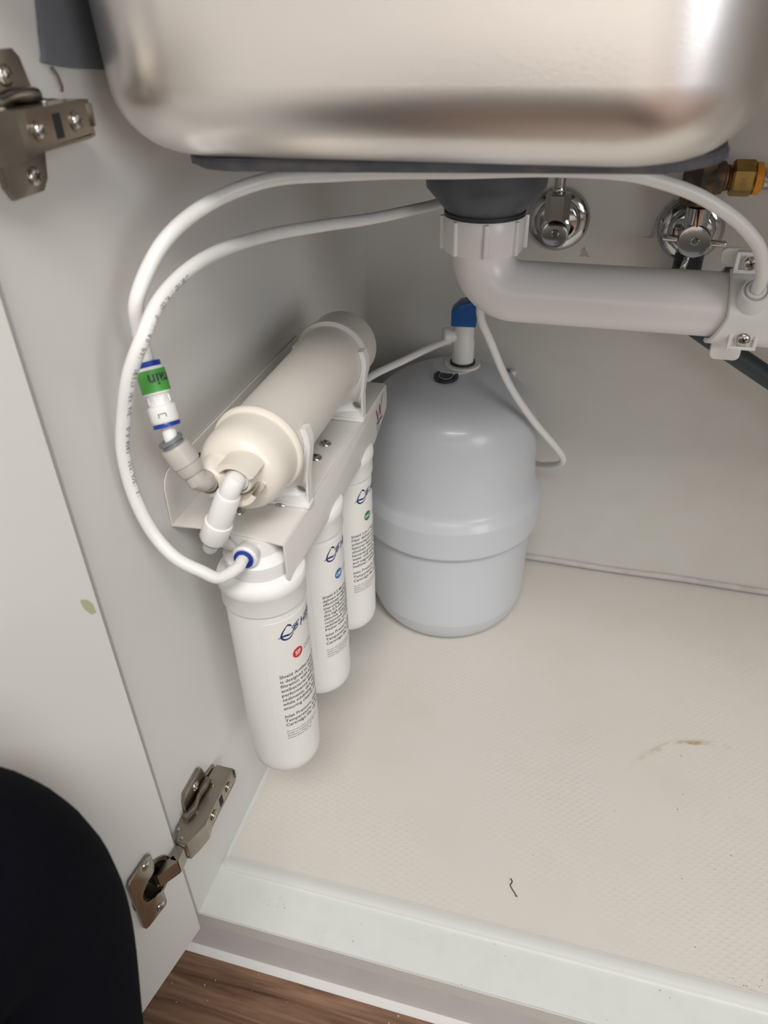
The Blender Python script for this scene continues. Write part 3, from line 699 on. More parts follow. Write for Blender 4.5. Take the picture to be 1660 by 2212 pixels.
for k, T in enumerate(TXT):
    cy = CY[k]; M = Matrix.Translation((CX, cy, 0))
    t = thing('filter_canister', (CX, cy, CZB), T['label'], 'water filter', 'white filter canisters under the bracket')
    bm = bmesh.new(); r = CR
    lathe(bm, [(0, CZB+.0008), (r*.55, CZB+.0004), (r*.75, CZB), (r*.86, CZB+.0012), (r*.95, CZB+.0045), (r*.99, CZB+.009), (r*.998, CZB+.014), (r*1.012, .2505), (r*1.012, .2515)], M, 72); obj('canister_body', bm, can_mat, t)
    bm = bmesh.new()
    lathe(bm, [(r*1.0, .2500), (r*1.02, .2503), (r*1.062, .2512), (r*1.068, .2518), (r*1.07, .2625), (r*1.105, .2640), (r*1.115, .2665), (r*1.11, .2690), (r*1.08, .2703), (r*1.04, .2706), (.0225, .2722), (.0208, .2735), (0, .2735)], M, 72); obj('collar', bm, can_mat, t)
    # wrap-round label sheet, a hair proud, with rounded corners
    a0, a1 = math.radians(T['phi']-17.5), math.radians(T['phi']+175); z0, z1 = .1375, .2450
    zs0, zs1 = (z0, z1) if k == 0 else (z0+.006, z1+.002)
    def cf(rr):
        def fn(x, z): a = x; rad = r*(1+.012*(z-CZB)/.144)+rr; return Vector((CX+rad*math.cos(a), cy+rad*math.sin(a), z))
        return fn
    f1 = cf(.00018); bm = bmesh.new(); n = 56; rc = .004
    cols = []
    for i in range(n+1):
        a = a0+(a1-a0)*i/n; s_ = (a-a0)*r; e_ = min(s_, (a1-a)*r); ins = 0
        if e_ < rc: ins = rc-math.sqrt(max(rc*rc-(rc-e_)**2, 0))
        cols.append([bm.verts.new(f1(a, zz)) for zz in [zs0+ins+(zs1-zs0-2*ins)*j/4 for j in range(5)]])
    for A, B in zip(cols, cols[1:]):
        for j in range(4): bm.faces.new((A[j], A[j+1], B[j+1], B[j]))
    ge = bmesh.ops.extrude_face_region(bm, geom=bm.faces[:])
    for v in [v for v in ge['geom'] if isinstance(v, bmesh.types.BMVert)]:
        d = Vector((v.co.x-CX, v.co.y-cy, 0)).normalized(); v.co -= d*.0003
    lab = obj('label', bm, label_mat, t)
    f2 = cf(.00027)
    def pf(phi0):
        p0 = math.radians(phi0); return lambda x, z: f2(p0+x/r, z)
    # drop emblem and word
    bm = bmesh.new(); fn = pf(T['logo']); zl = T['zl']; g = .0108
    drop = [(.52, 1.0), (.36, .82), (.20, .60), (.11, .38), (.13, .18), (.27, .04), (.48, 0), (.68, .07), (.80, .20), (.86, .33)]
    sm = [p for p in catmull([(a*g, b_*g, 0) for a, b_ in drop], 5)]
    nn_ = len(sm); stroke_path(bm, [(p.x, p.y) for p in sm], [g*(.05+.065*math.sin(PI*min(1, i/(nn_-1)*1.05))) for i in range(nn_)], lambda x, z: fn(x, zl+z))
    stroke_path(bm, [(.52*g, 1.0*g), (.66*g, .93*g), (.78*g, .80*g)], [g*.12, g*.12, g*.07], lambda x, z: fn(x, zl+z))
    wv = catmull([(-.12*g, .20*g, 0), (.12*g, .31*g, 0), (.38*g, .30*g, 0), (.62*g, .27*g, 0), (.92*g, .42*g, 0)], 4)
    stroke_path(bm, [(p.x, p.y) for p in wv], [g*(.015+.12*math.sin(PI*i/(len(wv)-1))) for i in range(len(wv))], lambda x, z: fn(x, zl+z))
    # streaked S
    for pts_, w_ in (([(1.36, .98), (.98, .86), (.78, .74)], .075), ([(1.26, .84), (.92, .72)], .06), ([(.84, .62), (1.18, .74), (1.20, .62), (1.06, .52), (.92, .46)], .085), ([(.80, .52), (1.02, .60)], .05)):
        c_ = catmull([(a*g, b_*g-.1*g, 0) for a, b_ in pts_], 4)
        stroke_path(bm, [(p.x, p.y) for p in c_], [g*w_]*len(c_), lambda x, z: fn(x, zl+z))
    text_bm(bm, 'HIELD', .0078, lambda x, z: fn(x+1.36*g, zl+z+.0038), shear=.3, bold=.00018)
    q = obj('emblem', bm, navy, None, False); q.parent = lab
    bm = bmesh.new(); text_bm(bm, 'WATER FILTERS', .0018, lambda x, z: fn(x+2.1*g, zl+z+.0010)); 
    bz = zl-.0148; bx = .0108
    for j, s_ in enumerate(T['sub']): text_bm(bm, s_, .0019, lambda x, z, j=j: fn(x+bx+.0052, bz+.0006-j*.0023+z))
    q = obj('small_print', bm, ink_grey, None, False); q.parent = lab
    bm = bmesh.new(); ce = bm.verts.new(fn(bx, bz)); rr_ = [bm.verts.new(fn(bx+.0040*math.cos(2*PI*i/28), bz+.0040*math.sin(2*PI*i/28))) for i in range(28)]
    for i in range(28): bm.faces.new((ce, rr_[i], rr_[(i+1) % 28]))
    q = obj('badge', bm, T['col'], None, False); q.parent = lab
    f3 = cf(.00036); p0 = math.radians(T['logo'])
    bm = bmesh.new(); sz = .0048 if len(T['code']) == 2 else .0036
    text_bm(bm, T['code'], sz, lambda x, z: f3(p0+(bx+x)/r, bz-sz*.34+z), bold=.00010, align='CENTER')
    q = obj('badge_letters', bm, white_ink, None, False); q.parent = lab
    bm = bmesh.new(); fn = pf(T['phi']); zt = T['top']; pt = .00405 if k == 0 else (.00332 if k == 1 else .0036)
    for j, s_ in enumerate(T['lines']): text_bm(bm, s_, .0037*(pt/.004)**.5, lambda x, z, j=j: fn(x, zt-j*pt+z), bold=.00004)
    zt2 = {0: .1630, 1: .1665, 2: .1675}[k]; pt2 = .0040
    for j, s_ in enumerate(SPEC): text_bm(bm, s_, .0037, lambda x, z, j=j: fn(x, zt2-j*pt2+z), bold=.00004)
    zt3 = {0: .1494, 1: .1526, 2: .1548}[k]
    for j, s_ in enumerate(SMALL): text_bm(bm, s_, .0019, lambda x, z, j=j: fn(x, zt3-j*.0022+z))
    q = obj('label_print', bm, ink, None, False); q.parent = lab
    # head: belongs to the bracket
    bm = bmesh.new()
    lathe(bm, [(0, .2737), (.0200, .2737), (.0204, .2745), (.0203, .2830), (.0180, .2850), (.0150, .2870), (.0148, .2940), (.0145, BZ-th-.0001), (0, BZ-th-.0001)], M, 56)
    hd = obj('filter_head', bm, plastic, br)
    if k == 0:
        d = Vector((.03, -1, .0)).normalized(); p = Vector((CX+.0012, cy-.008, .2918))
        MP2 = frame(p, d)
        bm = bmesh.new(); lathe(bm, [(0, -.004), (.0045, -.004), (.0045, .0040), (.0066, .0042), (.0068, .0075), (.0072, .0080), (.0074, .0120), (.0066, .0130), (.0056, .0130), (.0052, .0118), (0, .0118)], MP2, 36); q = obj('inlet_port', bm, plastic, None); q.parent = hd; q.location = (0, 0, 0)
        bm = bmesh.new(); ring(bm, .0036, .0056, .0115, .0142, MP2, 32); q = obj('collet', bm, blue, None); q.parent = hd

# ================================================================ MEMBRANE HOUSING on top
AX, AZ = .0492, .3400
MH = frame((AX, 0, AZ), (0, 1, 0), (1, 0, 0))
hs = thing('membrane_housing', (AX, .16, AZ), 'cream cylindrical membrane housing lying on top of the bracket', 'filter housing')
bm = bmesh.new(); cyl(bm, .0232, .092, .230, MH, 64); obj('housing_tube', bm, cream2, hs)
bm = bmesh.new()
def dome(z0, z1, r_, s):
    # front cap: rounded shoulder then flat face
    return [(0, z0), (r_*.62, z0), (r_*.80, z0+s*.0012), (r_*.92, z0+s*.0045), (r_*.985, z0+s*.0095), (r_, z0+s*.014), (r_, z1)]
lathe(bm, dome(.0650, .0925, .0243, 1) + [(.0258, .0928), (.0265, .0940), (.0265, .0960), (.0256, .0972), (.0232, .0974)], MH, 64); cap = obj('end_cap', bm, cream, hs)
bm = bmesh.new(); lathe(bm, [(0, .2520), (.0212, .2520), (.0236, .2505), (.0244, .2475), (.0244, .2270), (.0262, .2266), (.0266, .2250), (.0262, .2225), (.0232, .2220)], MH, 64); obj('rear_cap', bm, cream2, hs)
bm = bmesh.new()   # paper sticker edge along the wall side
for i in range(9):
    pass
n = 14; cols = []
for i in range(n+1):
    a = math.radians(150+60*i/n); cols.append([bm.verts.new(MH @ Vector((.0234*math.cos(a), .0234*math.sin(a), z))) for z in (.112, .205)])
for A, B in zip(cols, cols[1:]): bm.faces.new((A[0], A[1], B[1], B[0]))
obj('housing_sticker', bm, label_mat, hs)
# ports on the face
def on(x, z, y_): return Vector((x, y_, z))
for (px, pz, ro, ri, y0_, y1_, nm) in ((.0405, .3440, .0090, .0066, .0510, .068, 'port_socket'), (.0552, .3440, .0076, .0060, .0560, .068, 'port_socket')):
    bm = bmesh.new(); Mq = frame((px, 0, pz), (0, 1, 0), (1, 0, 0))
    lathe(bm, [(ri, y1_), (ri, y0_), (ro-.0006, y0_), (ro, y0_+.0008), (ro+.0004, y1_)], Mq, 36); q = obj(nm, bm, cream, None); q.parent = cap; q.location = (0, 0, 0)
# curved key guards round the right-hand port
for a0_, a1_ in ((28, 150), (262, 335)):
    bm = bmesh.new(); Mq = frame((.0552, 0, .3440), (0, 1, 0), (1, 0, 0))
    lathe(bm, [(.0096, .069), (.0096, .0520), (.0124, .0520), (.0128, .069)] + [(.0096, .069)], Mq, 20, math.radians(-a1_), math.radians(-a0_))
    for f in [f for f in bm.faces]: pass
    es = [e for e in bm.edges if e.is_boundary]
    try: bmesh.ops.holes_fill(bm, edges=es, sides=8)
    except Exception: pass
    q = obj('key_guard', bm, cream, None); q.parent = cap
bm = bmesh.new(); Mq = frame((.0632, .0652, .3360), (0, -1, 0)); ring(bm, .0032, .0036, -.0002, .0003, Mq, 28); box(bm, (-.0003, -.0025, 0), (.0003, .0022, .0003), M=Mq @ Matrix.Rotation(.6, 4, 'Z')); q = obj('moulding_mark', bm, cream, None); q.parent = cap
# fix parent offsets for cap children (cap is at hs-relative zero)
# pipe clips: saddle arms with drilled feet, part of the bracket
for yc in (.1085, .2185):
    ct = None
    bm = bmesh.new(); pts = []
    ri_, ro_ = .0234, .0268; foot = BZ+.0002
    A0 = math.radians(20)
    outer = [(AX+ro_*math.cos(a), AZ+ro_*math.sin(a)) for a in [math.radians(d) for d in (22, 10, 0)]]
    pr = [(AX+.0215+.0095, foot+.0200)]
    right = [(AX+ri_*math.cos(math.radians(24)), AZ+ri_*math.sin(math.radians(24)))] + outer + [(.0742, foot+.030), (.0726, foot+.021), (.0720, foot)]
    left = [(2*AX-.0720+.006, foot), (AX-ri_-.002, foot+.020)] + [(AX-ro_*math.cos(math.radians(d)), AZ+ro_*math.sin(math.radians(d))) for d in (0, 12, 22)] + [(AX-ri_*math.cos(math.radians(24)), AZ+ri_*math.sin(math.radians(24)))]
    inner = [(AX-ri_*math.cos(a), AZ+ri_*math.sin(a)) for a in [math.radians(d) for d in range(20, -201, -10)]]
    prism(bm, right+left+inner[0:], -.0035, .0035, frame((0, yc, 0), (0, -1, 0), (1, 0, 0)) if False else Matrix(((1, 0, 0, 0), (0, 0, 1, yc), (0, 1, 0, 0), (0, 0, 0, 1))), 0)
    c_ = obj('pipe_clip', bm, plastic, None, True, 30)
    hb = bmesh.new(); cyl(hb, .0036, -.01, .01, frame((.0672, yc, foot+.0112), (0, 1, 0)), 24); hcut = obj('cutter', hb, plastic)
    md = c_.modifiers.new('b', 'BOOLEAN'); md.object = hcut; md.solver = 'EXACT'; bpy.context.view_layer.update()
    me = bpy.data.meshes.new_from_object(c_.evaluated_get(bpy.context.evaluated_depsgraph_get())); c_.modifiers.clear(); c_.data = me; bpy.data.objects.remove(hcut)
    put(c_, br)
    bm = bmesh.new(); box(bm, (.030, yc-.0055, foot), (.0728, yc+.0035, foot+.0022), .0004); q = obj('clip_foot', bm, plastic, None); q.parent = c_; q.location = (0, 0, 0)

# ================================================================ FITTINGS
def chain(bm, p0, d, prof, n=32): lathe(bm, prof, frame(p0, d), n)
# grey elbow in the left port
e0 = Vector((.0420, .0430, .3485)); ud = Vector((-.42, .0, .82)).normalized()
el = thing('grey_elbow_fitting', e0, 'grey push-fit elbow plugged into the left port of the housing cap', 'fitting')
bm = bmesh.new(); tube(bm, [Vector((.0405, .0610, .3440)), Vector((.0407, .052, .3455))]+[e0+Vector((0, .004, 0)), e0+Vector((0, .0012, .0006)), e0+ud*.0022-Vector((0, .0005, 0)), e0+ud*.0065, e0+ud*.0085], .0052, 28)
obj('elbow_body', bm, grey_plastic, el)
bm = bmesh.new(); cyl(bm, .0060, -.008, 0, frame((.0406, .0500, .3450), (0, -1, 0)), 32, .0006); obj('spigot', bm, grey_plastic, el)
bm = bmesh.new(); chain(bm, e0, ud, [(0, .007), (.0060, .007), (.0066, .0085), (.0068, .0125), (.0074, .0130), (.0075, .0215), (.0070, .0230), (.0058, .0232), (0, .0232)]); obj('socket', bm, grey_plastic, el)
bm = bmesh.new(); chain(bm, e0, ud, [(.0036, .0228), (.0054, .0228), (.0054, .0250), (.0062, .0252), (.0062, .0268), (.0036, .0268), (.0036, .0228)]); obj('collet', bm, grey_collet, el)
g0 = e0+ud*.0240
gtop = Vector((.0188, .0545, .4055)); gd = (gtop-g0).normalized(); Lg = (gtop-g0).length
fr = thing('drain_line_fitting', g0, 'white inline drain fitting with a green printed band, above the grey elbow', 'fitting')
bm = bmesh.new(); cyl(bm, .0034, -.004, .012, frame(g0, gd), 24); obj('spigot', bm, plastic, fr)
bm = bmesh.new(); chain(bm, g0, gd, [(.0034, .0086), (.0064, .0086), (.0066, .0096), (.0064, .0104), (.0034, .0104)]); obj('lower_collet', bm, blue, fr)
bm = bmesh.new(); chain(bm, g0, gd, [(0, .0106), (.0060, .0106), (.0067, .0118), (.0069, .0185), (.0061, .0190), (.0054, .0193), (.0052, Lg-.0165), (.0060, Lg-.0150), (.0066, Lg-.0148), (.0066, Lg-.0032), (.0070, Lg-.0022), (.0050, Lg-.0022), (0, Lg-.0022)], 40); fb = obj('fitting_body', bm, plastic, fr)
bm = bmesh.new()
Mg = frame(g0, gd)
for a in range(0, 360, 45):
    box(bm, (.0046, -.0006, .0200), (.0057, .0006, Lg-.0160), .0002, M=Mg @ Matrix.Rotation(math.radians(a+10), 4, 'Z'))
q = obj('body_ribs', bm, plastic, None); q.parent = fb
# lock window
vcam = (CAM-g0); vloc = (Mg.to_3x3().inverted() @ vcam); ac = math.atan2(vloc.y, vloc.x)
bm = bmesh.new(); Rw = Mg @ Matrix.Rotation(ac-.1, 4, 'Z')
for lo_, hi_ in (((.0066, -.0018, .0150), (.0070, .0018, .0153)), ((.0066, -.0019, .0134), (.0070, -.0016, .0153)), ((.0066, .0016, .0134), (.0070, .0019, .0153))): box(bm, lo_, hi_, M=Rw)
q = obj('lock_window', bm, ink, None, False); q.parent = fb
bm = bmesh.new(); ring(bm, .0060, .0068, Lg-.0140, Lg-.0036, Mg, 44); tape = tag(obj('green_band', bm, green_tape, fr), 'green printed band')
bm = bmesh.new()
# word runs round the band, upside down as photographed
def gband(x, y_):
    a = ac-.25-x/.0069; return Mg @ Vector((.00688*math.cos(a), .00688*math.sin(a), Lg-.0058-y_))
text_bm(bm, 'Drain', .0078, lambda x, y_: gband(x-.0172, y_), bold=.00018)
q = obj('band_print', bm, ink, None, False); q.parent = tape
bm = bmesh.new(); ring(bm, .0036, .0058, Lg-.0024, Lg+.0004, Mg, 32); obj('upper_collet', bm, blue, fr)
# white elbow with inline check valve, hanging from the right port
w0 = Vector((.0562, .0485, .3470)); wd = Vector((-.42, -.02, -.94)).normalized()
we = thing('white_elbow_fitting', w0, 'white elbow with a capped inline valve hanging from the right port of the housing', 'fitting')
bm = bmesh.new(); tube(bm, [Vector((.0552, .0640, .3442)), Vector((.0555, .0560, .3460)), w0+Vector((0, .004, 0)), w0+Vector((0, .0010, -.0004)), w0+wd*.0022-Vector((0, .0004, 0)), w0+wd*.0070], .0052, 28); obj('elbow_body', bm, plastic, we)
bm = bmesh.new(); cyl(bm, .0062, -.0075, 0, frame((.0556, .0545, .3455), (0, -1, 0)), 32, .0006); obj('spigot', bm, plastic, we)
bm = bmesh.new(); chain(bm, w0, wd, [(0, .0062), (.0058, .0062), (.0064, .0072), (.0066, .0260), (.0074, .0264), (.0076, .0275), (.0075, .0380), (.0066, .0395), (.0054, .0400), (0, .0400)], 40); obj('valve_body', bm, plastic, we)
bm = bmesh.new(); chain(bm, w0, wd, [(.0040, .0398), (.0056, .0398), (.0058, .0406), (.0040, .0408), (.0040, .0398)]); obj('collet', bm, blue, we)
bm = bmesh.new(); chain(bm, w0, wd, [(0, .0395), (.0042, .0395), (.0040, .0465), (.0030, .0482), (0, .0486)]); obj('plug', bm, frost, we)

# ================================================================ TANK
TX, TY = .1050, .3805
MT = Matrix.Translation((TX, TY, 0)); VX, VY = TX+.0075, TY+.0020; MTV = Matrix.Translation((VX, VY, -.0010))
tk = thing('pressure_tank', (TX, TY, 0), 'pale grey domed water storage tank standing in the rear left corner', 'tank')
bm = bmesh.new()
prof = [(0, .004), (.052, .004), (.0540, .0), (.0570, .0), (.0600, .0030), (.0685, .0085), (.0745, .0170), (.0780, .0280), (.0792, .040), (.0803, .1150), (.0826, .1180), (.0858, .1195), (.0874, .1215), (.0878, .1250), (.0880, .1470),
        (.0874, .1510), (.0850, .1560), (.0818, .1610), (.0803, .1690), (.0799, .1780), (.0790, .2030), (.0772, .2230), (.0738, .2365), (.0676, .2460), (.0580, .2540), (.0450, .2612), (.0330, .2668), (.0215, .2706), (.0185, .2713), (.0180, .2735), (0, .2738)]
# smooth the profile
sp = [p for p in catmull([(a, b_, 0) for a, b_ in prof[7:28]], 4)]
lathe(bm, prof[:7]+[(p.x, p.y) for p in sp]+prof[28:], MT, 96); body = obj('tank_body', bm, tank_mat, tk, True, 50)
bm = bmesh.new(); lathe(bm, [(.0100, .2735), (.0158, .2738), (.0155, .2758), (.0100, .2758), (.0100, .2735)], MTV, 40); obj('neck_ring', bm, plastic, tk)
bm = bmesh.new(); ring(bm, .0075, .0110, .2757, .2778, MTV, 36); obj('thread_seal', bm, black_rub, tk)
# dark air-vent button on the dome, towards the viewer
bd = Vector((-.0025, -.0215, 0)); bn = Vector((-.03, -.12, .99)).normalized(); bp_ = Vector((TX, TY, .2712))+bd
bm = bmesh.new(); lathe(bm, [(0, -.001), (.0108, -.001), (.0108, .0008), (.0085, .0010), (.0075, -.0003), (.0062, -.0003), (.0056, .0010), (0, .0013)], frame(bp_, bn), 36); obj('air_vent', bm, mat('vent_dark', (.030, .026, .040), .25), tk)
bm = bmesh.new(); ring(bm, .0058, .0064, .0006, .0012, frame(bp_, bn), 32); obj('vent_rim', bm, mat('vent_rim', (.3, .3, .34), .3), tk)
# ball valve
bv = thing('ball_valve', (VX, VY, .275), 'small white ball valve with a blue lever on top of the tank', 'valve')
bm = bmesh.new(); lathe(bm, [(0, .2760), (.0094, .2760), (.0098, .2960), (.0090, .2975), (.0088, .3120), (0, .3120)], MTV, 32); vb = obj('valve_body', bm, plastic, bv)
sd = Vector((-.93, -.34, .0)).normalized(); sp0 = Vector((VX, VY, .3000))
bm = bmesh.new(); lathe(bm, [(0, .004), (.0056, .004), (.0058, .0110), (.0076, .0116), (.0078, .0165), (.0066, .0180), (.0045, .0182), (0, .0182)], frame(sp0+Vector((0, 0, 0)), sd), 28); obj('side_port', bm, plastic, bv)
bm = bmesh.new()
prism(bm, [(-.0105, -.0085), (.0105, -.0085), (.0105, .0010), (.0240, .0085), (.0255, .0120), (.0245, .0150), (.0080, .0140), (-.0040, .0105), (-.0105, .0045)], -.0092, .0092, frame((VX, VY, .3190), (.10, -.99, 0), (.98, .17, 0)) , .0012)
hdl = obj('blue_lever', bm, blue_valve, bv)

# ================================================================ STOP VALVES on the back wall
def stop_valve(cx, cz, label, spokes):
    t = thing('stop_valve', (cx, D, cz), label, 'valve', 'chrome stop valves on the back wall')
    Mw = frame((cx, D, cz), (0, -1, 0), (1, 0, 0))
    bm = bmesh.new(); lathe(bm, [(.0262, .0002), (.0268, .0012), (.0262, .0035), (.0225, .0062), (.0190, .0072), (.0182, .0100), (.0172, .0118), (.0150, .0128), (0, .0130)], Mw, 64); obj('wall_flange', bm, chrome, t)
    bm = bmesh.new(); lathe(bm, [(0, .0128), (.0100, .0128), (.0108, .0150), (.0104, .0240), (.0120, .0260), (.0118, .0330), (.0085, .0350), (0, .0350)], Mw, 32); obj('valve_body', bm, chrome, t)
    # spindle drops toward the front and carries the round handle
    hp = Vector((cx+.0006, D-.0400, cz-(.0002 if spokes else .0026))); hn = Vector((.02, -.94, .16)).normalized()
    bm = bmesh.new(); cyl(bm, .0062, -.020, 0, frame(hp, hn), 24); obj('spindle', bm, chrome, t)
    bm = bmesh.new(); rr_ = .0112 if not spokes else .0130
    lathe(bm, [(0, -.0080), (rr_-.002, -.0080), (rr_-.0006, -.0060), (rr_, 0), (rr_-.0008, .0012), (rr_-.0018, .0010), (.0034, .0008), (.0030, .0016), (.0014, .0014), (0, .0004)], frame(hp, hn), 44); obj('handle_disc', bm, chrome, t)
    Mh = frame(hp, hn, (1, 0, 0))
    bm = bmesh.new(); lathe(bm, [(0, .0006), (.0024, .0006), (.0022, .0018), (0, .0018)], Mh, 20); obj('handle_screw', bm, nickel_dk, t)
    if spokes:
        for a in (-3, 85, 175, 258):
            bm = bmesh.new(); u = Mh.to_3x3() @ Vector((math.cos(math.radians(a)), math.sin(math.radians(a)), 0)); cyl(bm, .0027, .0115, .0245, frame(hp-hn*.003, u), 16, .0005); obj('handle_spoke', bm, chrome, t)
    # outlet: up
    yo = D-.0300
    n6 = 6
    if not spokes:
        bm = bmesh.new(); lathe(bm, [(0, cz+.006), (.0100, cz+.006), (.0105, cz+.0075), (.0105, cz+.0265), (.0098, cz+.0280), (0, cz+.0280)], Matrix.Translation((cx, yo, 0)), 6); obj('hex_nut', bm, mat('satin_chrome', (.42, .41, .40), .32, metal=1), t, False)
        bm = bmesh.new(); lathe(bm, [(0, cz+.027), (.0052, cz+.027), (.0058, cz+.0300), (.0052, cz+.0320), (0, cz+.032)], Matrix.Translation((cx, yo, 0)), 24); obj('olive', bm, chrome, t)
        bm = bmesh.new(); cyl(bm, .0045, cz+.031, H-.001, Matrix.Translation((cx, yo, 0)), 24); obj('riser_pipe', bm, mat('riser', (.45, .43, .41), .3, metal=1), t)
    else:
        bm = bmesh.new()
        pr_ = [(0, -.028)]
        for i in range(7): pr_ += [(.0108, -.028+i*.0022), (.0117, -.0269+i*.0022)]
        pr_ += [(.0090, -.0115), (0, -.0115)]
        lathe(bm, pr_, Matrix.Translation((cx, yo, cz)), 32); obj('threaded_outlet', bm, mat('dark_thread', (.09, .09, .095), .4, metal=.8), t)
        bm = bmesh.new(); lathe(bm, [(0, .008), (.0090, .008), (.0095, .014), (.0095, .024), (0, .024)], Matrix.Translation((cx, yo, cz)), 24); obj('upper_outlet', bm, chrome, t)
    return t
stop_valve(.1776, .3785, 'left chrome stop valve with a plain round handle and riser pipe', False)
stop_valve(.2878, .3752, 'right chrome stop valve with a four-spoked handle, below the brass tee', True)
# ---- brass tee and connector over the right valve
tx, ty, tz = .2846, .4400, .4213
te = thing('brass_tee', (tx, ty, .398), 'tarnished dark brass tee above the right chrome stop valve', 'fitting')
bm = bmesh.new(); lathe(bm, [(0, .4015), (.0120, .4015), (.0130, .4040), (.0135, .4400), (.0142, .4430), (.0142, .4560), (0, .4560)], Matrix.Translation((tx, ty, 0)), 8); obj('tee_stem', bm, brass_dk, te, False)
bm = bmesh.new(); lathe(bm, [(0, 0), (.0118, 0), (.0122, .0145), (.0116, .0165), (.0098, .0175), (.0094, .0190), (0, .0190)], frame((tx, ty, tz), (1, 0, 0)), 28); obj('tee_branch', bm, brass_dk, te)
bm = bmesh.new(); lathe(bm, [(.0060, .0188), (.0085, .0188), (.0095, .0197), (.0088, .0206), (.0095, .0215), (.0088, .0222), (0, .0222)], frame((tx, ty, tz), (1, 0, 0)), 28); obj('copper_thread', bm, mat('copper', (.42, .20, .11), .35, metal=1), te)
cn = thing('brass_connector', (tx+.034, ty, tz), 'bright brass hexagonal nut stamped BR, joined to the dark tee', 'fitting')
bm = bmesh.new(); lathe(bm, [(0, .0218), (.0120, .0218), (.0134, .0235), (.0134, .0365), (.0116, .0388), (0, .0388)], frame((tx, ty, tz), (1, 0, 0), (0, -1, 0)) @ Matrix.Rotation(PI/6, 4, 'Z'), 6); hx = obj('hex_nut', bm, brass, cn, False)
bm = bmesh.new(); fy = ty-.0134*math.cos(PI/6)-.0001
text_bm(bm, 'BR', .0052, lambda x, y_: Vector((tx+.0335-y_*-1 if False else tx+.0315-y_, fy, tz+x)), align='CENTER')
q = obj('stamp', bm, nickel_dk, None, False); q.parent = hx
bm = bmesh.new(); lathe(bm, [(0, .0386), (.0116, .0386), (.0118, .0425), (.0108, .0438), (0, .0438)], frame((tx, ty, tz), (1, 0, 0)), 32); tag(obj('orange_ring', bm, orange, cn), 'orange plastic ring')
bm = bmesh.new(); prf = [(0, .0436), (.0075, .0436)]
for i in range(40): prf += [(.0078, .044+i*.002), (.0082, .045+i*.002)]
prf += [(.0078, .13), (0, .13)]
lathe(bm, prf, frame((tx, ty, tz), (1, 0, 0)), 24); tag(obj('braided_tail', bm, screw_mat, cn), 'steel braided tail')
# cloudy sealing tape / film under the right valve
bm = bmesh.new(); lathe(bm, [(.0125, .325), (.0150, .336), (.0140, .345), (.0122, .3495)], Matrix.Translation((.2878, D-.030, 0)), 24)
tag(obj('hose_tail', bm, mat('clear_film', (.55, .56, .50), .3, trans=.6)), 'cloudy clear sleeve on the threaded outlet under the right stop valve', 'sleeve')
sol = bpy.data.objects['hose_tail'].modifiers.new('s', 'SOLIDIFY'); sol.thickness = .0006

# ================================================================ GREY SHEET, NAIL
bm = bmesh.new()
top = [(y_, .5995) for y_ in (.145, .0640)]
jag = [(.0640, .5995), (.0622, .575), (.0612, .552), (.0580, .540), (.0570, .5365), (.0556, .5300), (.0540, .5275), (.0590, .5262), (.0660, .5250), (.0740, .5238), (.0860, .5226), (.0960, .5215), (.1200, .5195), (.145, .5180), (.145, .5995)]
prism(bm, jag, .0003, .0022, MYZ, 0)
o = obj('insulation_sheet', bm, grey_sheet, None, False)
tag(o, 'torn-edged grey sheet on the left wall behind the upper left of the sink', 'sheet')
bm = bmesh.new(); tube(bm, [(.0012, .0592, .5255), (.0024, .0602, .5225), (.0024, .0612, .5185), (.0016, .0618, .5168)], .00055, 8)
tag(obj('wood_splinter', bm, mat('splinter', (.16, .11, .09), .7)), 'thin brown splinter on the wall, just under the grey sheet', 'splinter')

# ================================================================ SHELF LINER on the cabinet floor
mt = thing('shelf_liner', (.37, .2, 0), 'translucent textured plastic liner lying on the cabinet floor', 'liner')
bm = bmesh.new(); nx, ny = 60, 30; x0, x1, y0_, y1_ = .0035, W-.01, .0440, D-.0045
V = [[bm.verts.new((x0+(x1-x0)*i/nx, y0_+(y1_-y0_)*j/ny, .0008)) for i in range(nx+1)] for j in range(ny+1)]
for j in range(ny):
    for i in range(nx): bm.faces.new((V[j][i], V[j][i+1], V[j+1][i+1], V[j+1][i]))
ge = bmesh.ops.extrude_face_region(bm, geom=bm.faces[:])
for v in [v for v in ge['geom'] if isinstance(v, bmesh.types.BMVert)]: v.co.z = .0001
obj('liner_sheet', bm, liner, mt)
bm = bmesh.new(); prism(bm, rrect(.0020, .0358, W-.01, .0462, .0042, 5), .0001, .0016, None, .0006); tag(obj('front_border', bm, mat('liner_border', (.76, .755, .73), .22), mt), 'smooth glossy front border strip')

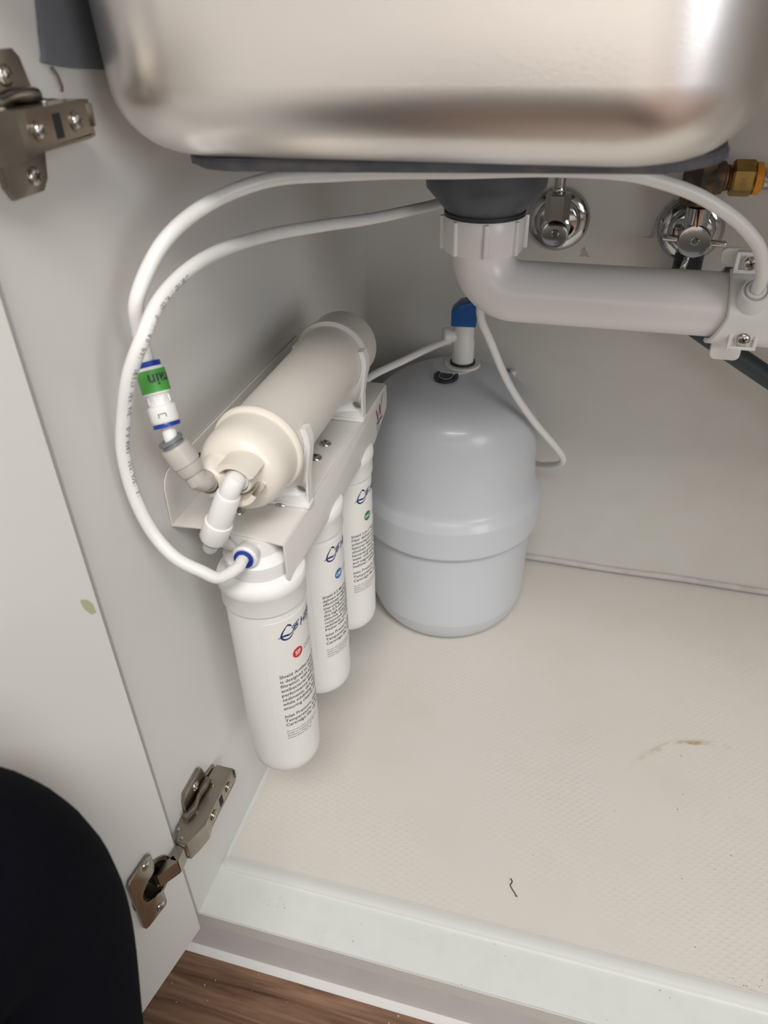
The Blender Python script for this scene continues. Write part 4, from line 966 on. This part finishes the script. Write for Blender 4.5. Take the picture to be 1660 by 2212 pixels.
# ================================================================ LITTER
bm = bmesh.new(); tube(bm, catmull([(.2145, .0825, .0013), (.2160, .0800, .0022), (.2150, .0775, .0013), (.2168, .0745, .0016), (.2190, .0722, .0014), (.2200, .0700, .0020), (.2208, .0706, .0013)], 6), .00042, 6)
tag(obj('fibre_strand', bm, fibre), 'curled dark brown fibre lying alone on the floor liner', 'fibre')
def specks(name, m_, boxes, label, z):
    bm = bmesh.new()
    for (xa, xb, ya, yb, cnt, s0, s1) in boxes:
        for i in range(cnt):
            s_ = random.uniform(s0, s1); p = Vector((random.uniform(xa, xb), random.uniform(ya, yb), z+s_*.3))
            g_ = bmesh.ops.create_icosphere(bm, subdivisions=1, radius=s_)['verts']; R3 = Euler((random.random()*6, random.random()*6, random.random()*6)).to_matrix()
            sc_ = Vector((1, random.uniform(.4, 1), random.uniform(.3, .5)))
            for v in g_: v.co = p + R3 @ Vector((v.co.x*sc_.x, v.co.y*sc_.y, v.co.z*sc_.z)) * 1
            for v in g_:
                if v.co.z < z+.00003: v.co.z = z+.00003
    tag(obj(name, bm, m_), label, 'debris', kind='stuff')
specks('floor_grit', crumb, [(.012, .70, .002, .034, 26, .00022, .00055), (.03, .06, .018, .026, 14, .0002, .0004)], 'dark grit specks scattered on the front lip of the cabinet floor', .0001)
specks('liner_grit', crumb, [(.22, .50, .06, .40, 20, .0003, .0007), (.33, .42, .10, .20, 8, .0003, .0009), (.36, .45, .047, .056, 22, .0003, .0007)], 'brown crumbs scattered over the textured floor liner', .0009)
specks('sawdust', dust, [(-.06, .25, -.12, .022, 70, .0004, .0011)], 'pale sawdust flecks on the brown wooden floor', FL)

# ================================================================ PERSON (black trousers: crouching leg in view, added second leg out of view)
pe = thing('person', (-.03, -.20, FL), 'person crouching at the left edge in black trousers, with one knee in view', 'person')
def limb(name, pts, m_, parent, lv=2, rooti=0):
    me = bpy.data.meshes.new(name); me.from_pydata([p[:3] for p in pts], [(i, i+1) for i in range(len(pts)-1)], [])
    o = bpy.data.objects.new(name, me); C.objects.link(o)
    sk = o.modifiers.new('skin', 'SKIN'); sk.use_smooth_shade = True
    for i, p in enumerate(pts):
        v = me.skin_vertices[0].data[i]; v.radius = (p[3], p[4] if len(p) > 4 else p[3]); v.use_root = (i == rooti)
    ss = o.modifiers.new('sub', 'SUBSURF'); ss.levels = lv; ss.render_levels = lv
    bpy.context.view_layer.update()
    me2 = bpy.data.meshes.new_from_object(o.evaluated_get(bpy.context.evaluated_depsgraph_get()))
    o.modifiers.clear(); o.data = me2; me2.materials.clear(); me2.materials.append(m_); me2.shade_smooth(); put(o, parent); return o
def figure(name, nodes, edges, m_, parent, lv=2, root=0):
    me = bpy.data.meshes.new(name); me.from_pydata([n_[:3] for n_ in nodes], edges, [])
    o = bpy.data.objects.new(name, me); C.objects.link(o)
    sk = o.modifiers.new('skin', 'SKIN'); sk.use_smooth_shade = True
    for i, n_ in enumerate(nodes):
        v = me.skin_vertices[0].data[i]; v.radius = (n_[3], n_[3]); v.use_root = (i == root)
    ss = o.modifiers.new('sub', 'SUBSURF'); ss.levels = lv
    bpy.context.view_layer.update()
    me2 = bpy.data.meshes.new_from_object(o.evaluated_get(bpy.context.evaluated_depsgraph_get()))
    o.modifiers.clear(); o.data = me2; me2.materials.clear(); me2.materials.append(m_); me2.shade_smooth(); put(o, parent); return o
ND = [(.16, -.80, .20, .15), (.09, -.76, .22, .105), (.05, -.66, .25, .088), (.035, -.50, .272, .072), (.029, -.34, .296, .060), (.026, -.205, .309, .056), (.026, -.138, .309, .054), (.027, -.128, .250, .051), (.030, -.145, .185, .046), (.032, -.168, .08, .044), (.030, -.195, -.03, .043), (.030, -.205, -.085, .042),
      (.29, -.76, .17, .11), (.40, -.58, .09, .090), (.49, -.36, .005, .078), (.52, -.235, -.050, .070), (.51, -.36, -.066, .058), (.48, -.54, -.072, .052), (.46, -.68, -.082, .042)]  # unseen kneeling leg, added to darken the reflection in the bowl
ED = [(i, i+1) for i in range(11)]+[(0, 12)]+[(i, i+1) for i in range(12, 18)]
figure('trousers', ND, ED, cloth, pe, 3, 0)
limb('ankle', [(.028, -.205, -.06, .026), (.028, -.207, -.088, .024), (.028, -.205, -.098, .022)], skin_mat, pe, 2)
limb('shoe', [(.020, -.235, FL+.030, .026), (.024, -.205, FL+.034, .030), (.030, -.15, FL+.028, .026), (.036, -.10, FL+.024, .024), (.040, -.065, FL+.020, .018)], mat('shoe_black', (.015, .015, .017), .5), pe, 2)
